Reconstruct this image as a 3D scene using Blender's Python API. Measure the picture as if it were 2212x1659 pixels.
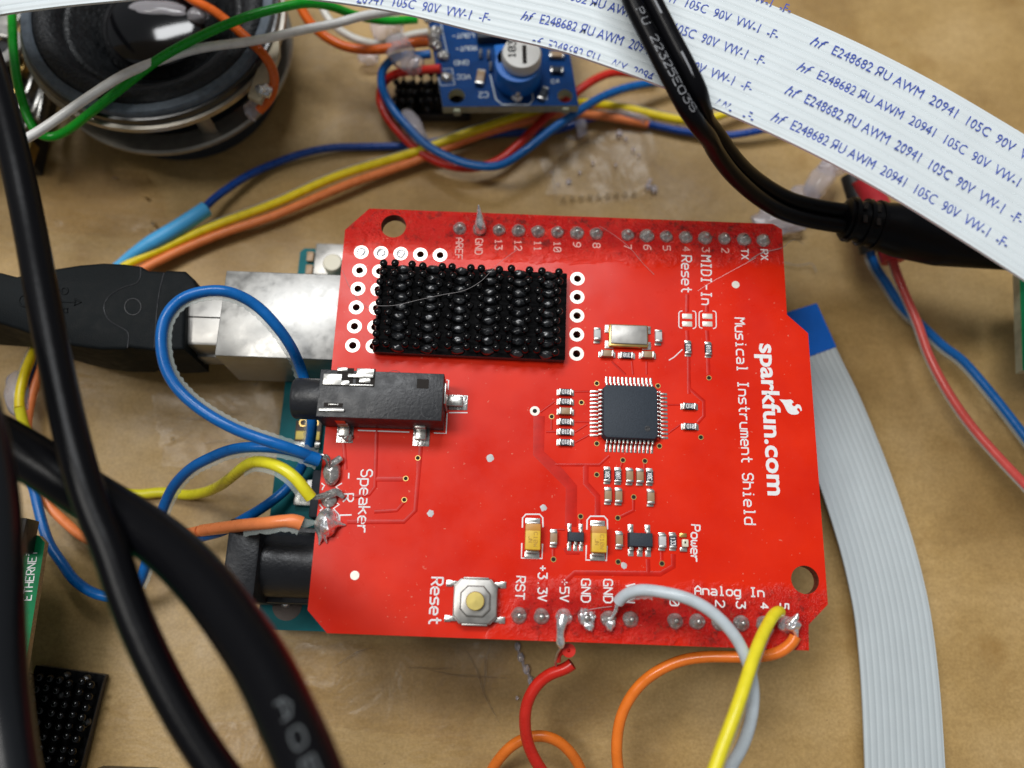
import bpy, bmesh, math, random
from mathutils import Vector, Matrix, noise
from mathutils.geometry import tessellate_polygon
random.seed(11)
sc = bpy.context.scene
for o in list(bpy.data.objects): bpy.data.objects.remove(o)
COL = sc.collection
MM = 0.001
ORG = Vector((38.8, 27.0, -18.0))          # the tabletop point under the red board, in board millimetres
def M(p): return (Vector(p) - ORG) * MM

# ------------------------------------------------------------------ camera
F_PX, W_PX, CX, CY = 1800.0, 2212.0, 1106.0, 829.5
CAM = Vector((30.27407697762819, 0.7941521930254883, 98.36751535576475))
ROT = Matrix(((0.9992747857448422, -0.03668074622551547, -0.010218876207248973),
              (0.03226198624882741, 0.9581446386221153, -0.2844609212580468),
              (0.020225400314461444, 0.28392494489923836, 0.9586331722020077)))
cam_d = bpy.data.cameras.new('camera'); cam = bpy.data.objects.new('camera', cam_d); COL.objects.link(cam)
cam_d.sensor_fit = 'HORIZONTAL'; cam_d.sensor_width = 36.0; cam_d.lens = 36.0 * F_PX / W_PX
cam_d.clip_start = 0.002; cam_d.clip_end = 20.0
cam.matrix_world = Matrix.Translation(M(CAM)) @ ROT.to_4x4()
cam_d.dof.use_dof = True; cam_d.dof.focus_distance = 0.101; cam_d.dof.aperture_fstop = cam_d.lens / 2.2
sc.camera = cam

# ------------------------------------------------------------------ light
world = bpy.data.worlds.new('World'); sc.world = world; world.use_nodes = True
wn = world.node_tree.nodes; bg = wn['Background']
bg.inputs[0].default_value = (0.92, 0.96, 1.0, 1); bg.inputs[1].default_value = 0.2
def area(name, loc, target, sx, sy, power, col, spin=0.0):
    d = bpy.data.lights.new(name, 'AREA'); d.shape = 'RECTANGLE'; d.size = sx; d.size_y = sy
    d.energy = power; d.color = col
    o = bpy.data.objects.new(name, d); COL.objects.link(o); o.location = loc
    q = (Vector(target) - Vector(loc)).to_track_quat('-Z', 'Y')
    o.rotation_euler = (q.to_matrix() @ Matrix.Rotation(spin, 3, 'Z')).to_euler()
    return o
area('ceiling_panel', (-0.52, 0.06, 1.05), (0, 0, 0), 0.24, 0.44, 6.2, (1.0, 0.975, 0.93))
area('ceiling_tube', (-0.085, 0.285, 0.58), (0, 0.02, 0), 0.34, 0.13, 2.35, (0.97, 0.985, 1.0))
sc.view_settings.view_transform = 'Standard'; sc.view_settings.look = 'None'
sc.view_settings.gamma = 1.0; sc.view_settings.exposure = 0.0; sc.view_settings.use_curve_mapping = False
sc.render.engine = 'CYCLES'; sc.cycles.use_denoising = True
sc.cycles.max_bounces = 8; sc.cycles.transparent_max_bounces = 16; sc.cycles.sample_clamp_indirect = 6.0

# ------------------------------------------------------------------ points
def P(u, v, z):
    """the point at height z (mm, 0 = top of the red board) on the line of sight of picture position u, v"""
    d = ROT @ Vector(((u - CX) / F_PX, -(v - CY) / F_PX, -1.0))
    return CAM + d * ((z - CAM.z) / d.z)
TL = dict(A=(0, 0), B=(1000, 0), C=(2000, 0), D=(2996, 0), E=(0, 750), F=(1000, 750), G=(2000, 750), H=(2996, 750),
          I=(0, 1500), J=(1000, 1500), K=(2000, 1500), L=(2996, 1500), N=(0, 2247), Q=(1000, 2247), R=(2000, 2247), S=(2996, 2247))
def uv(k, x, y):
    a, b = TL[k]; return a / 1.8517 + x / 3.7236, b / 1.8517 + y / 3.7236
def T(k, x, y, z=0.0):
    u, v = uv(k, x, y); return P(u, v, z)

# ------------------------------------------------------------------ materials
def lin(c):
    f = lambda x: x / 12.92 if x <= 0.04045 else ((x + 0.055) / 1.055) ** 2.4
    return tuple(f(x / 255.0) for x in c) + (1.0,)
def node(nt, t, **kw):
    n = nt.nodes.new(t)
    for k, v in kw.items(): setattr(n, k, v)
    return n
def mat(name, col, rough=0.5, metal=0.0, spec=0.5, coat=0.0, coat_rough=0.08, var=0.0, vscale=800.0, bump=0.0, bscale=1500.0,
        rvar=0.0, trans=0.0, alpha=1.0, ior=1.45, sss=0.0):
    m = bpy.data.materials.new(name); m.use_nodes = True; nt = m.node_tree; b = nt.nodes['Principled BSDF']
    c = tuple(col) if len(col) == 4 else tuple(col) + (1.0,)
    b.inputs['Base Color'].default_value = c; b.inputs['Roughness'].default_value = rough; b.inputs['Metallic'].default_value = metal
    b.inputs['Specular IOR Level'].default_value = spec; b.inputs['Coat Weight'].default_value = coat; b.inputs['Coat Roughness'].default_value = coat_rough
    b.inputs['Transmission Weight'].default_value = trans; b.inputs['IOR'].default_value = ior; b.inputs['Alpha'].default_value = alpha
    if sss: b.inputs['Subsurface Weight'].default_value = sss; b.inputs['Subsurface Radius'].default_value = (0.001, 0.0008, 0.0008); b.inputs['Subsurface Scale'].default_value = 1.0
    tc = node(nt, 'ShaderNodeTexCoord')
    if var or rvar:
        n = node(nt, 'ShaderNodeTexNoise'); n.inputs['Scale'].default_value = vscale; n.inputs['Detail'].default_value = 5.0
        nt.links.new(tc.outputs['Object'], n.inputs['Vector'])
        if var:
            r = node(nt, 'ShaderNodeMapRange'); r.inputs['From Min'].default_value = 0.3; r.inputs['From Max'].default_value = 0.7
            r.inputs['To Min'].default_value = 1 - var; r.inputs['To Max'].default_value = 1 + var
            nt.links.new(n.outputs['Fac'], r.inputs['Value'])
            x = node(nt, 'ShaderNodeMix', data_type='RGBA', blend_type='MULTIPLY'); x.inputs['Factor'].default_value = 1.0
            x.inputs['A'].default_value = c; nt.links.new(r.outputs['Result'], x.inputs['B']); nt.links.new(x.outputs['Result'], b.inputs['Base Color'])
        if rvar:
            r = node(nt, 'ShaderNodeMapRange'); r.inputs['From Min'].default_value = 0.3; r.inputs['From Max'].default_value = 0.7
            r.inputs['To Min'].default_value = max(0.02, rough - rvar); r.inputs['To Max'].default_value = min(1, rough + rvar)
            nt.links.new(n.outputs['Fac'], r.inputs['Value']); nt.links.new(r.outputs['Result'], b.inputs['Roughness'])
    if bump:
        n = node(nt, 'ShaderNodeTexNoise'); n.inputs['Scale'].default_value = bscale; n.inputs['Detail'].default_value = 4.0
        nt.links.new(tc.outputs['Object'], n.inputs['Vector'])
        bp = node(nt, 'ShaderNodeBump'); bp.inputs['Strength'].default_value = 1.0; bp.inputs['Distance'].default_value = bump
        nt.links.new(n.outputs['Fac'], bp.inputs['Height']); nt.links.new(bp.outputs['Normal'], b.inputs['Normal'])
        if coat: nt.links.new(bp.outputs['Normal'], b.inputs['Coat Normal'])
    return m
def wire_mat(name, col, rough=0.3): return mat(name, col, rough, spec=0.5, var=0.07, vscale=700, bump=0.00002, bscale=1200, rvar=0.1)
MT = {}
MT['ink'] = mat('white_ink', (0.80, 0.80, 0.80), 0.4, var=0.06, vscale=2500)
MT['worn_ink'] = mat('worn_ink', (0.66, 0.34, 0.30), 0.4, var=0.35, vscale=3000)
MT['black_ink'] = mat('black_ink', (0.02, 0.02, 0.02), 0.5)
MT['blue_ink'] = mat('blue_ink', (0.035, 0.075, 0.40), 0.5, var=0.25, vscale=3000)
MT['faint_ink'] = mat('faint_ink', (0.085, 0.095, 0.10), 0.6)
MT['grey_ink'] = mat('grey_ink', (0.30, 0.31, 0.33), 0.6)
MT['fr4'] = mat('glass_fibre', (0.42, 0.30, 0.15), 0.7, var=0.3, vscale=4000, bump=0.0001, bscale=6000)
MT['solder'] = mat('solder', (0.86, 0.86, 0.87), 0.27, 0.85, var=0.2, vscale=1800, bump=0.00006, bscale=2500, rvar=0.14)
MT['dull_solder'] = mat('dull_solder', (0.46, 0.445, 0.425), 0.24, 0.65, var=0.32, vscale=1900, bump=0.00007, bscale=2600, rvar=0.14)
MT['tin'] = mat('tinned_metal', (0.50, 0.49, 0.46), 0.3, 0.85, var=0.2, vscale=1500, rvar=0.1)
MT['pad'] = mat('pad_plating', (0.78, 0.74, 0.66), 0.3, 0.25, var=0.06, vscale=2000)
MT['hole'] = mat('dark_hole', (0.012, 0.008, 0.006), 0.8)
MT['gold'] = mat('gold_plating', (0.62, 0.42, 0.14), 0.3, 0.85, var=0.12)
MT['brass'] = mat('brass_cap', (0.52, 0.42, 0.13), 0.38, 0.75, var=0.12, vscale=900)
MT['steel'] = mat('brushed_steel', (0.34, 0.33, 0.31), 0.4, 0.75, var=0.15, vscale=600, rvar=0.1)
MT['chip'] = mat('chip_plastic', (0.034, 0.043, 0.056), 0.55, spec=0.25, bump=0.00003, bscale=6000, var=0.12, vscale=5000)
MT['black_plastic'] = mat('black_plastic', (0.016, 0.017, 0.020), 0.42, bump=0.00004, bscale=2600, rvar=0.1)
MT['plug'] = mat('plug_rubber', (0.009, 0.011, 0.012), 0.55, bump=0.00005, bscale=5000, var=0.2, rvar=0.1, spec=.1)
MT['cable_gloss'] = mat('glossy_cable_jacket', (0.005, 0.006, 0.008), 0.28, spec=0.5, bump=0.00002, bscale=900)
MT['cable'] = mat('cable_jacket', (0.0035, 0.0035, 0.0045), 0.3, spec=0.13, bump=0.00002, bscale=900)
MT['cap_body'] = mat('ceramic_tan', (0.34, 0.22, 0.12), 0.42, var=0.12)
MT['cap_grey'] = mat('ceramic_grey', (0.52, 0.52, 0.52), 0.4, var=0.1)
MT['tantalum'] = mat('tantalum_yellow', (0.74, 0.46, 0.035), 0.42, var=0.08, vscale=1500)
MT['tantalum_band'] = mat('tantalum_band', (0.58, 0.27, 0.05), 0.42, var=0.08)
MT['tan_ink'] = mat('tan_ink', (0.48, 0.27, 0.03), 0.5)
MT['led'] = mat('led_lens', (0.72, 0.70, 0.55), 0.2, spec=0.6, var=0.12)
MT['velcro'] = mat('black_hooks', (0.002, 0.002, 0.0025), 0.12, spec=0.5)
MT['velcro_gap'] = mat('black_hook_gap', (0.0025, 0.0025, 0.003), 0.6, spec=0.08)
MT['velcro_base'] = mat('black_hook_base', (0.004, 0.005, 0.007), 0.36, spec=1.0, coat=0.6, coat_rough=0.3, bump=0.00003, bscale=900)
MT['foam'] = mat('dark_foam', (0.045, 0.042, 0.042), 0.4, spec=0.5, bump=0.00025, bscale=1500)
MT['teal'] = mat('teal_mask', (0.001, 0.115, 0.13), 0.45, var=0.15, vscale=400, spec=0.12)
MT['amp_blue'] = mat('blue_mask', (0.001, 0.040, 0.165), 0.5, var=0.15, spec=0.1)
MT['pi_green'] = mat('green_mask', (0.004, 0.17, 0.06), 0.5, var=0.12, spec=0.12)
MT['fr4_pale'] = mat('pale_glass_fibre', (0.42, 0.43, 0.30), 0.55, var=0.2)
MT['pot_blue'] = mat('trimmer_blue', (0.012, 0.16, 0.60), 0.36, var=0.05)
MT['pot_white'] = mat('trimmer_white', (0.76, 0.75, 0.71), 0.36)
MT['cream'] = mat('cream_plastic', (0.62, 0.58, 0.45), 0.4)
MT['brown_part'] = mat('brown_part', (0.055, 0.030, 0.018), 0.45, var=0.15)
MT['yellow_pad'] = mat('yellow_pad', (0.72, 0.55, 0.10), 0.4, var=0.08)
MT['copper'] = mat('copper', (0.50, 0.20, 0.08), 0.3, 0.9)
MT['cone'] = mat('paper_cone', (0.006, 0.007, 0.008), 0.38, bump=0.0002, bscale=1800, var=0.35, rvar=0.15)
MT['surround'] = mat('rubber_surround', (0.012, 0.013, 0.015), 0.5, bump=0.0003, bscale=1800, var=0.3)
MT['dome'] = mat('dome_plastic', (0.004, 0.004, 0.005), 0.1, spec=0.6)
MT['gasket'] = mat('gasket_grey', (0.10, 0.125, 0.155), 0.6, var=0.22, vscale=900, bump=0.0002, bscale=1200)
MT['frame_metal'] = mat('basket_metal', (0.36, 0.335, 0.29), 0.38, 0.75, var=0.12)
MT['tab'] = mat('terminal_board', (0.48, 0.41, 0.28), 0.5, var=0.15)
MT['glue'] = mat('hot_glue', (0.90, 0.86, 0.91), 0.07, spec=0.6, trans=0.72, ior=1.18, bump=0.0001, bscale=350, coat=0.6, coat_rough=0.04)
MT['ribbon'] = mat('ribbon_white', (0.67, 0.725, 0.745), 0.45, var=0.025, vscale=300)
MT['ribbon_grey'] = mat('ribbon_grey', (0.47, 0.52, 0.54), 0.45, var=0.025, vscale=300)
MT['ribbon_tip'] = mat('stiffener_blue', (0.003, 0.12, 0.55), 0.36, var=0.04)
MT['hair'] = mat('fibre', (0.42, 0.40, 0.40), 0.5, alpha=0.7)
MT['web'] = mat('clear_web', (0.52, 0.57, 0.54), 0.25, trans=0.3, ior=1.2, alpha=0.36)
MT['tube_red'] = mat('red_sleeve', (0.62, 0.035, 0.045), 0.42, var=0.06)
MT['tube_black'] = mat('black_sleeve', (0.012, 0.012, 0.012), 0.5)
MT['tube_blue'] = mat('light_blue_sleeve', (0.075, 0.42, 0.80), 0.42, var=0.05)
for k, c in dict(green=(0.003, 0.36, 0.018), white=(0.86, 0.86, 0.84), orange=(0.82, 0.19, 0.020), orange_dark=(0.72, 0.125, 0.010), salmon=(0.85, 0.24, 0.075),
                 blue=(0.003, 0.125, 0.43), navy=(0.005, 0.055, 0.30), yellow=(0.86, 0.66, 0.012), lime=(0.80, 0.70, 0.026), lemon=(0.80, 0.72, 0.025), red=(0.60, 0.022, 0.012),
                 grey=(0.52, 0.58, 0.62), ivory=(0.58, 0.57, 0.52), pink=(0.72, 0.10, 0.085)).items():
    MT['w_' + k] = wire_mat(k + '_insulation', c)

def red_mask():
    """red solder mask: glossy, with sticky flux left round the two rows of pins"""
    m = mat('red_solder_mask', (0.70, 0.014, 0.004), 0.30, spec=0.2, coat=0.05, coat_rough=0.1)
    nt = m.node_tree; b = nt.nodes['Principled BSDF']; L = nt.links.new
    tc = node(nt, 'ShaderNodeTexCoord'); sp = node(nt, 'ShaderNodeSeparateXYZ'); L(tc.outputs['Object'], sp.inputs[0])
    def mth(op, a, b_=None, c=None):
        n = node(nt, 'ShaderNodeMath', operation=op)
        for i, x in enumerate((a, b_, c)):
            if x is None: continue
            if isinstance(x, (int, float)): n.inputs[i].default_value = x
            else: L(x, n.inputs[i])
        return n.outputs[0]
    def nz(scale, det=5.0, rough=0.55):
        n = node(nt, 'ShaderNodeTexNoise'); n.inputs['Scale'].default_value = scale; n.inputs['Detail'].default_value = det; n.inputs['Roughness'].default_value = rough
        L(tc.outputs['Object'], n.inputs['Vector']); return n.outputs['Fac']
    def mr(x, a, b_, c, d):
        n = node(nt, 'ShaderNodeMapRange'); L(x, n.inputs['Value'])
        for k, v in zip(('From Min', 'From Max', 'To Min', 'To Max'), (a, b_, c, d)): n.inputs[k].default_value = v
        return n.outputs['Result']
    y = mth('ADD', sp.outputs['Y'], mr(nz(300, 4), 0, 1, -0.0018, 0.0018)); x = sp.outputs['X']
    top = mr(mth('ABSOLUTE', mth('SUBTRACT', y, 0.0241)), 0.0014, 0.0046, 1, 0)
    bot = mr(mth('ABSOLUTE', mth('SUBTRACT', y, -0.0240)), 0.0012, 0.0040, 1, 0)
    xn = mth('ADD', x, mr(nz(340, 4), 0.2, 0.8, -0.003, 0.003)); top = mth('MULTIPLY', top, mr(xn, -0.020, -0.015, 0, 1)); bot = mth('MULTIPLY', bot, mr(xn, -0.009, -0.003, 0, 1))
    patch = mr(nz(230, 5, 0.6), 0.30, 0.5, 0.35, 1); top = mth('MULTIPLY', top, patch); bot = mth('MULTIPLY', bot, patch)
    corner = mth('MULTIPLY', mr(y, 0.0200, 0.0225, 0, 0.75), mr(x, -0.012, -0.017, 0, 1))
    flux = mth('MAXIMUM', mth('MAXIMUM', top, bot), corner)
    spots = mth('MULTIPLY', flux, mr(nz(1500, 6, 0.7), 0.56, 0.66, 0, 1))
    dark = mth('MULTIPLY', flux, mr(nz(650, 6, 0.75), 0.545, 0.61, 0, 1))
    specks = mth('MAXIMUM', mr(nz(2300, 2), 0.725, 0.75, 0, 0.5), mr(nz(800, 3, .7), 0.73, 0.76, 0, 0.35))
    def mix(f, a, c):
        n = node(nt, 'ShaderNodeMix', data_type='RGBA'); L(f, n.inputs['Factor'])
        if isinstance(a, tuple): n.inputs['A'].default_value = a
        else: L(a, n.inputs['A'])
        n.inputs['B'].default_value = c; return n.outputs['Result']
    c = mix(mr(nz(120, 4), 0.3, 0.7, 0, 1), (0.63, 0.014, 0.003, 1), (0.75, 0.024, 0.004, 1))
    c = mix(mth('MULTIPLY', flux, 0.65), c, (0.36, 0.005, 0.010, 1))
    c = mix(mth('MULTIPLY', spots, 0.5), c, (0.30, 0.07, 0.035, 1)); c = mix(mth('MULTIPLY', dark, 0.7), c, (0.06, 0.014, 0.012, 1))
    c = mix(specks, c, (0.74, 0.30, 0.20, 1))
    L(c, b.inputs['Base Color'])
    L(mth('ADD', mr(nz(260, 5), 0.3, 0.7, 0.24, 0.40), mth('MULTIPLY', flux, -0.16)), b.inputs['Roughness'])
    h = mth('ADD', mth('MULTIPLY', mth('MULTIPLY', flux, nz(1300, 5, 0.65)), 0.0007), mth('MULTIPLY', nz(90, 2), 0.00012))
    bp = node(nt, 'ShaderNodeBump'); bp.inputs['Distance'].default_value = 1.0; L(h, bp.inputs['Height'])
    L(bp.outputs['Normal'], b.inputs['Normal']); L(bp.outputs['Normal'], b.inputs['Coat Normal'])
    return m
MT['red_mask'] = red_mask()
MT['trace_red'] = mat('red_mask_over_copper', (0.54, 0.012, 0.004), 0.34, spec=0.25, var=0.12)
MT['red_edge'] = mat('red_board_edge', (0.20, 0.045, 0.02), 0.6, var=0.4, vscale=3000)

def table_mat():
    m = mat('brown_board', (0.4, 0.26, 0.12), 0.42)
    nt = m.node_tree; b = nt.nodes['Principled BSDF']; L = nt.links.new
    tc = node(nt, 'ShaderNodeTexCoord')
    def nz(scale, det, stretch=None, rough=0.55):
        n = node(nt, 'ShaderNodeTexNoise'); n.inputs['Scale'].default_value = scale; n.inputs['Detail'].default_value = det; n.inputs['Roughness'].default_value = rough
        v = tc.outputs['Object']
        if stretch:
            mp = node(nt, 'ShaderNodeMapping'); mp.inputs['Scale'].default_value = stretch; mp.inputs['Rotation'].default_value = (0, 0, 0.12); L(v, mp.inputs['Vector']); v = mp.outputs[0]
        L(v, n.inputs['Vector']); return n.outputs['Fac']
    def ramp(f, pts):
        r = node(nt, 'ShaderNodeValToRGB'); e = r.color_ramp.elements
        e[0].position, e[0].color = pts[0][0], pts[0][1]; e[1].position, e[1].color = pts[-1][0], pts[-1][1]
        for p, c in pts[1:-1]: q = e.new(p); q.color = c
        L(f, r.inputs['Fac']); return r.outputs['Color']
    base = ramp(nz(55, 5), [(0.30, (0.31, 0.19, 0.064, 1)), (0.5, (0.43, 0.280, 0.106, 1)), (0.68, (0.50, 0.340, 0.148, 1))])
    def mixc(f, a, bb, typ='MULTIPLY'):
        n = node(nt, 'ShaderNodeMix', data_type='RGBA', blend_type=typ)
        if isinstance(f, float): n.inputs['Factor'].default_value = f
        else: L(f, n.inputs['Factor'])
        L(a, n.inputs['A'])
        if isinstance(bb, tuple): n.inputs['B'].default_value = bb
        else: L(bb, n.inputs['B'])
        return n.outputs['Result']
    fib = ramp(nz(900, 5, (0.35, 1.0, 1.0)), [(0.3, (0.93, 0.925, 0.91, 1)), (0.7, (1.03, 1.03, 1.03, 1))])
    c = mixc(1.0, base, fib)
    fine = ramp(nz(2600, 3), [(0.3, (0.84, 0.82, 0.79, 1)), (0.7, (1.08, 1.08, 1.08, 1))]); c = mixc(1.0, c, fine)
    st = node(nt, 'ShaderNodeMapRange'); st.inputs['From Min'].default_value = 0.60; st.inputs['From Max'].default_value = 0.74; st.inputs['To Max'].default_value = 0.55
    L(nz(95, 4, None, 0.6), st.inputs['Value']); c = mixc(st.outputs['Result'], c, (0.27, 0.145, 0.035, 1), 'MIX')
    sk = node(nt, 'ShaderNodeMapRange'); sk.inputs['From Min'].default_value = 0.735; sk.inputs['From Max'].default_value = 0.77; sk.inputs['To Max'].default_value = 0.6
    L(nz(620, 3), sk.inputs['Value']); c = mixc(sk.outputs['Result'], c, (0.10, 0.055, 0.025, 1), 'MIX')
    L(c, b.inputs['Base Color'])
    r = node(nt, 'ShaderNodeMapRange'); r.inputs['From Min'].default_value = 0.3; r.inputs['From Max'].default_value = 0.7; r.inputs['To Min'].default_value = 0.36; r.inputs['To Max'].default_value = 0.6
    L(nz(140, 4), r.inputs['Value']); L(r.outputs['Result'], b.inputs['Roughness'])
    bp = node(nt, 'ShaderNodeBump'); bp.inputs['Distance'].default_value = 0.00012; L(nz(700, 5, (0.6, 1, 1)), bp.inputs['Height']); L(bp.outputs['Normal'], b.inputs['Normal'])
    return m
MT['table'] = table_mat()

def film_mat():
    m = bpy.data.materials.new('clear_film'); m.use_nodes = True; nt = m.node_tree; L = nt.links.new
    nt.nodes.remove(nt.nodes['Principled BSDF']); out = nt.nodes['Material Output']
    tr = node(nt, 'ShaderNodeBsdfTransparent'); tr.inputs[0].default_value = (0.97, 0.96, 0.94, 1)
    gl = node(nt, 'ShaderNodeBsdfGlossy'); gl.inputs['Roughness'].default_value = 0.28
    fr = node(nt, 'ShaderNodeFresnel'); fr.inputs['IOR'].default_value = 1.32
    tc = node(nt, 'ShaderNodeTexCoord'); n = node(nt, 'ShaderNodeTexNoise'); n.inputs['Scale'].default_value = 120.0; n.inputs['Detail'].default_value = 3.0; n.inputs['Distortion'].default_value = 1.6
    bp = node(nt, 'ShaderNodeBump'); bp.inputs['Distance'].default_value = 0.0003
    L(tc.outputs['Object'], n.inputs['Vector']); L(n.outputs['Fac'], bp.inputs['Height']); L(bp.outputs['Normal'], gl.inputs['Normal']); L(bp.outputs['Normal'], fr.inputs['Normal'])
    mx = node(nt, 'ShaderNodeMixShader'); L(fr.outputs[0], mx.inputs[0]); L(tr.outputs[0], mx.inputs[1]); L(gl.outputs[0], mx.inputs[2]); L(mx.outputs[0], out.inputs['Surface'])
    return m
MT['film'] = film_mat()
# ------------------------------------------------------------------ mesh helpers (all in board millimetres)
class MB:
    def __init__(s): s.v = []; s.f = []; s.m = []
    def add(s, vs, fs, m=0):
        k = len(s.v); s.v += [Vector(q) for q in vs]; s.f += [tuple(k + i for i in f) for f in fs]; s.m += [m] * len(fs); return s
    def bm(s, b, m=0):
        b.verts.index_update(); s.add([w.co.copy() for w in b.verts], [[w.index for w in f.verts] for f in b.faces], m); b.free(); return s
    def box(s, c, d, bev=0.0, rz=0.0, m=0, seg=2):
        b = bmesh.new(); bmesh.ops.create_cube(b, size=1.0)
        for w in b.verts: w.co = Vector((w.co.x * d[0], w.co.y * d[1], w.co.z * d[2]))
        if bev: bmesh.ops.bevel(b, geom=list(b.edges), offset=bev, segments=seg, profile=0.5, affect='EDGES')
        R = Matrix.Rotation(rz, 4, 'Z')
        for w in b.verts: w.co = R @ w.co + Vector(c)
        return s.bm(b, m)
    def prism(s, poly, z0, z1, bev=0.0, m=0, seg=2, scale_top=1.0):
        b = bmesh.new(); n = len(poly)
        cx = sum(p[0] for p in poly) / n; cy = sum(p[1] for p in poly) / n
        lo = [b.verts.new((p[0], p[1], z0)) for p in poly]
        hi = [b.verts.new((cx + (p[0] - cx) * scale_top, cy + (p[1] - cy) * scale_top, z1)) for p in poly]
        b.faces.new(lo[::-1]); b.faces.new(hi)
        for i in range(n): b.faces.new((lo[i], lo[(i + 1) % n], hi[(i + 1) % n], hi[i]))
        bmesh.ops.recalc_face_normals(b, faces=b.faces)
        if bev: bmesh.ops.bevel(b, geom=[e for e in b.edges if abs(e.verts[0].co.z - z1) < 1e-6 and abs(e.verts[1].co.z - z1) < 1e-6], offset=bev, segments=seg, profile=0.5, affect='EDGES')
        return s.bm(b, m)
    def tube(s, pts, r, n=12, m=0, flat=1.0, cap=True):
        pts = [Vector(p) for p in pts]; N = len(pts)
        T_ = [(pts[min(i + 1, N - 1)] - pts[max(i - 1, 0)]).normalized() for i in range(N)]
        up = Vector((0, 0, 1))
        if abs(T_[0].dot(up)) > 0.95: up = Vector((0, 1, 0))
        side = T_[0].cross(up).normalized(); vs = []; fs = []
        for i in range(N):
            side = (side - T_[i] * side.dot(T_[i])).normalized(); u2 = side.cross(T_[i])
            rr = r(i / max(1, N - 1)) if callable(r) else r
            for k in range(n):
                a = 2 * math.pi * k / n; vs.append(pts[i] + side * (rr * math.cos(a)) + u2 * (rr * flat * math.sin(a)))
        for i in range(N - 1):
            for k in range(n): fs.append((i * n + k, i * n + (k + 1) % n, (i + 1) * n + (k + 1) % n, (i + 1) * n + k))
        if cap: fs.append(tuple(range(n))[::-1]); fs.append(tuple((N - 1) * n + k for k in range(n)))
        return s.add(vs, fs, m)
    def ell(s, c, r, seg=16, rings=10, m=0, low=-1.0, jit=0.0):
        c = Vector(c); r = Vector(r) if not isinstance(r, (int, float)) else Vector((r, r, r)); vs = []; fs = []; a0 = math.asin(low)
        for i in range(rings + 1):
            a = a0 + (math.pi / 2 - a0) * i / rings
            for k in range(seg):
                t = 2 * math.pi * k / seg; q = Vector((math.cos(a) * math.cos(t), math.cos(a) * math.sin(t), math.sin(a)))
                if jit: q *= 1 + jit * (noise.noise(q * 1.7 + c * 0.9))
                vs.append(c + Vector((q.x * r.x, q.y * r.y, q.z * r.z)))
        for i in range(rings):
            for k in range(seg): fs.append((i * seg + k, i * seg + (k + 1) % seg, (i + 1) * seg + (k + 1) % seg, (i + 1) * seg + k))
        return s.add(vs, fs, m)
    def lathe(s, prof, c=(0, 0, 0), n=32, m=0):
        c = Vector(c); vs = []; fs = []
        for r, z in prof:
            for k in range(n): a = 2 * math.pi * k / n; vs.append(c + Vector((r * math.cos(a), r * math.sin(a), z)))
        for i in range(len(prof) - 1):
            for k in range(n): fs.append((i * n + k, i * n + (k + 1) % n, (i + 1) * n + (k + 1) % n, (i + 1) * n + k))
        return s.add(vs, fs, m)
    def ring(s, c, r0, r1, z, h, n=24, m=0): return s.lathe([(r0, z), (r0, z + h), (r1, z + h), (r1, z)], c, n, m)
    def disc(s, c, r, n=20, m=0):
        c = Vector(c); return s.add([c + Vector((r * math.cos(2 * math.pi * k / n), r * math.sin(2 * math.pi * k / n), 0)) for k in range(n)], [tuple(range(n))], m)
    def grid(s, rows, m=0):
        n = len(rows[0]); vs = [p for r in rows for p in r]
        return s.add(vs, [(i * n + k, i * n + k + 1, (i + 1) * n + k + 1, (i + 1) * n + k) for i in range(len(rows) - 1) for k in range(n - 1)], m)

WL = {}
def build(name, mb, mats, parent=None, origin=None, angle=42.0, label=None, cat=None, group=None, kind=None):
    if isinstance(mats, str): mats = [mats]
    if origin is None:
        lo = [min(q[i] for q in mb.v) for i in range(3)]; hi = [max(q[i] for q in mb.v) for i in range(3)]
        origin = Vector(((lo[0] + hi[0]) / 2, (lo[1] + hi[1]) / 2, lo[2]))
    origin = Vector(origin)
    me = bpy.data.meshes.new(name); me.from_pydata([tuple((q - origin) * MM) for q in mb.v], [], mb.f)
    for x in mats: me.materials.append(MT[x])
    me.polygons.foreach_set('material_index', mb.m); me.polygons.foreach_set('use_smooth', [True] * len(mb.f)); me.validate(); me.update()
    bb = bmesh.new(); bb.from_mesh(me); bmesh.ops.recalc_face_normals(bb, faces=bb.faces); bb.to_mesh(me); bb.free()
    if angle: me.set_sharp_from_angle(angle=math.radians(angle))
    o = bpy.data.objects.new(name, me); COL.objects.link(o)
    place(o, origin, parent); tag(o, label, cat, group, kind); return o
def place(o, origin, parent=None):
    WL[o.name] = Vector(origin); o.parent = parent
    o.location = (Vector(origin) - WL[parent.name]) * MM if parent else M(origin)
def tag(o, label=None, cat=None, group=None, kind=None):
    for k, v in (('label', label), ('category', cat), ('group', group), ('kind', kind)):
        if v: o[k] = v
def thing(name, loc, label, cat, group=None):
    o = bpy.data.objects.new(name, None); COL.objects.link(o); o.empty_display_size = 0.002; place(o, loc); tag(o, label, cat, group); return o
def dup(o, origin, parent, rz=0.0):
    c = o.copy(); COL.objects.link(c); place(c, origin, parent); c.rotation_euler = (0, 0, rz)
    for ch in o.children:
        d = ch.copy(); COL.objects.link(d); d.parent = c; d.location = ch.location; WL[d.name] = Vector(origin)
    return c
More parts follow.
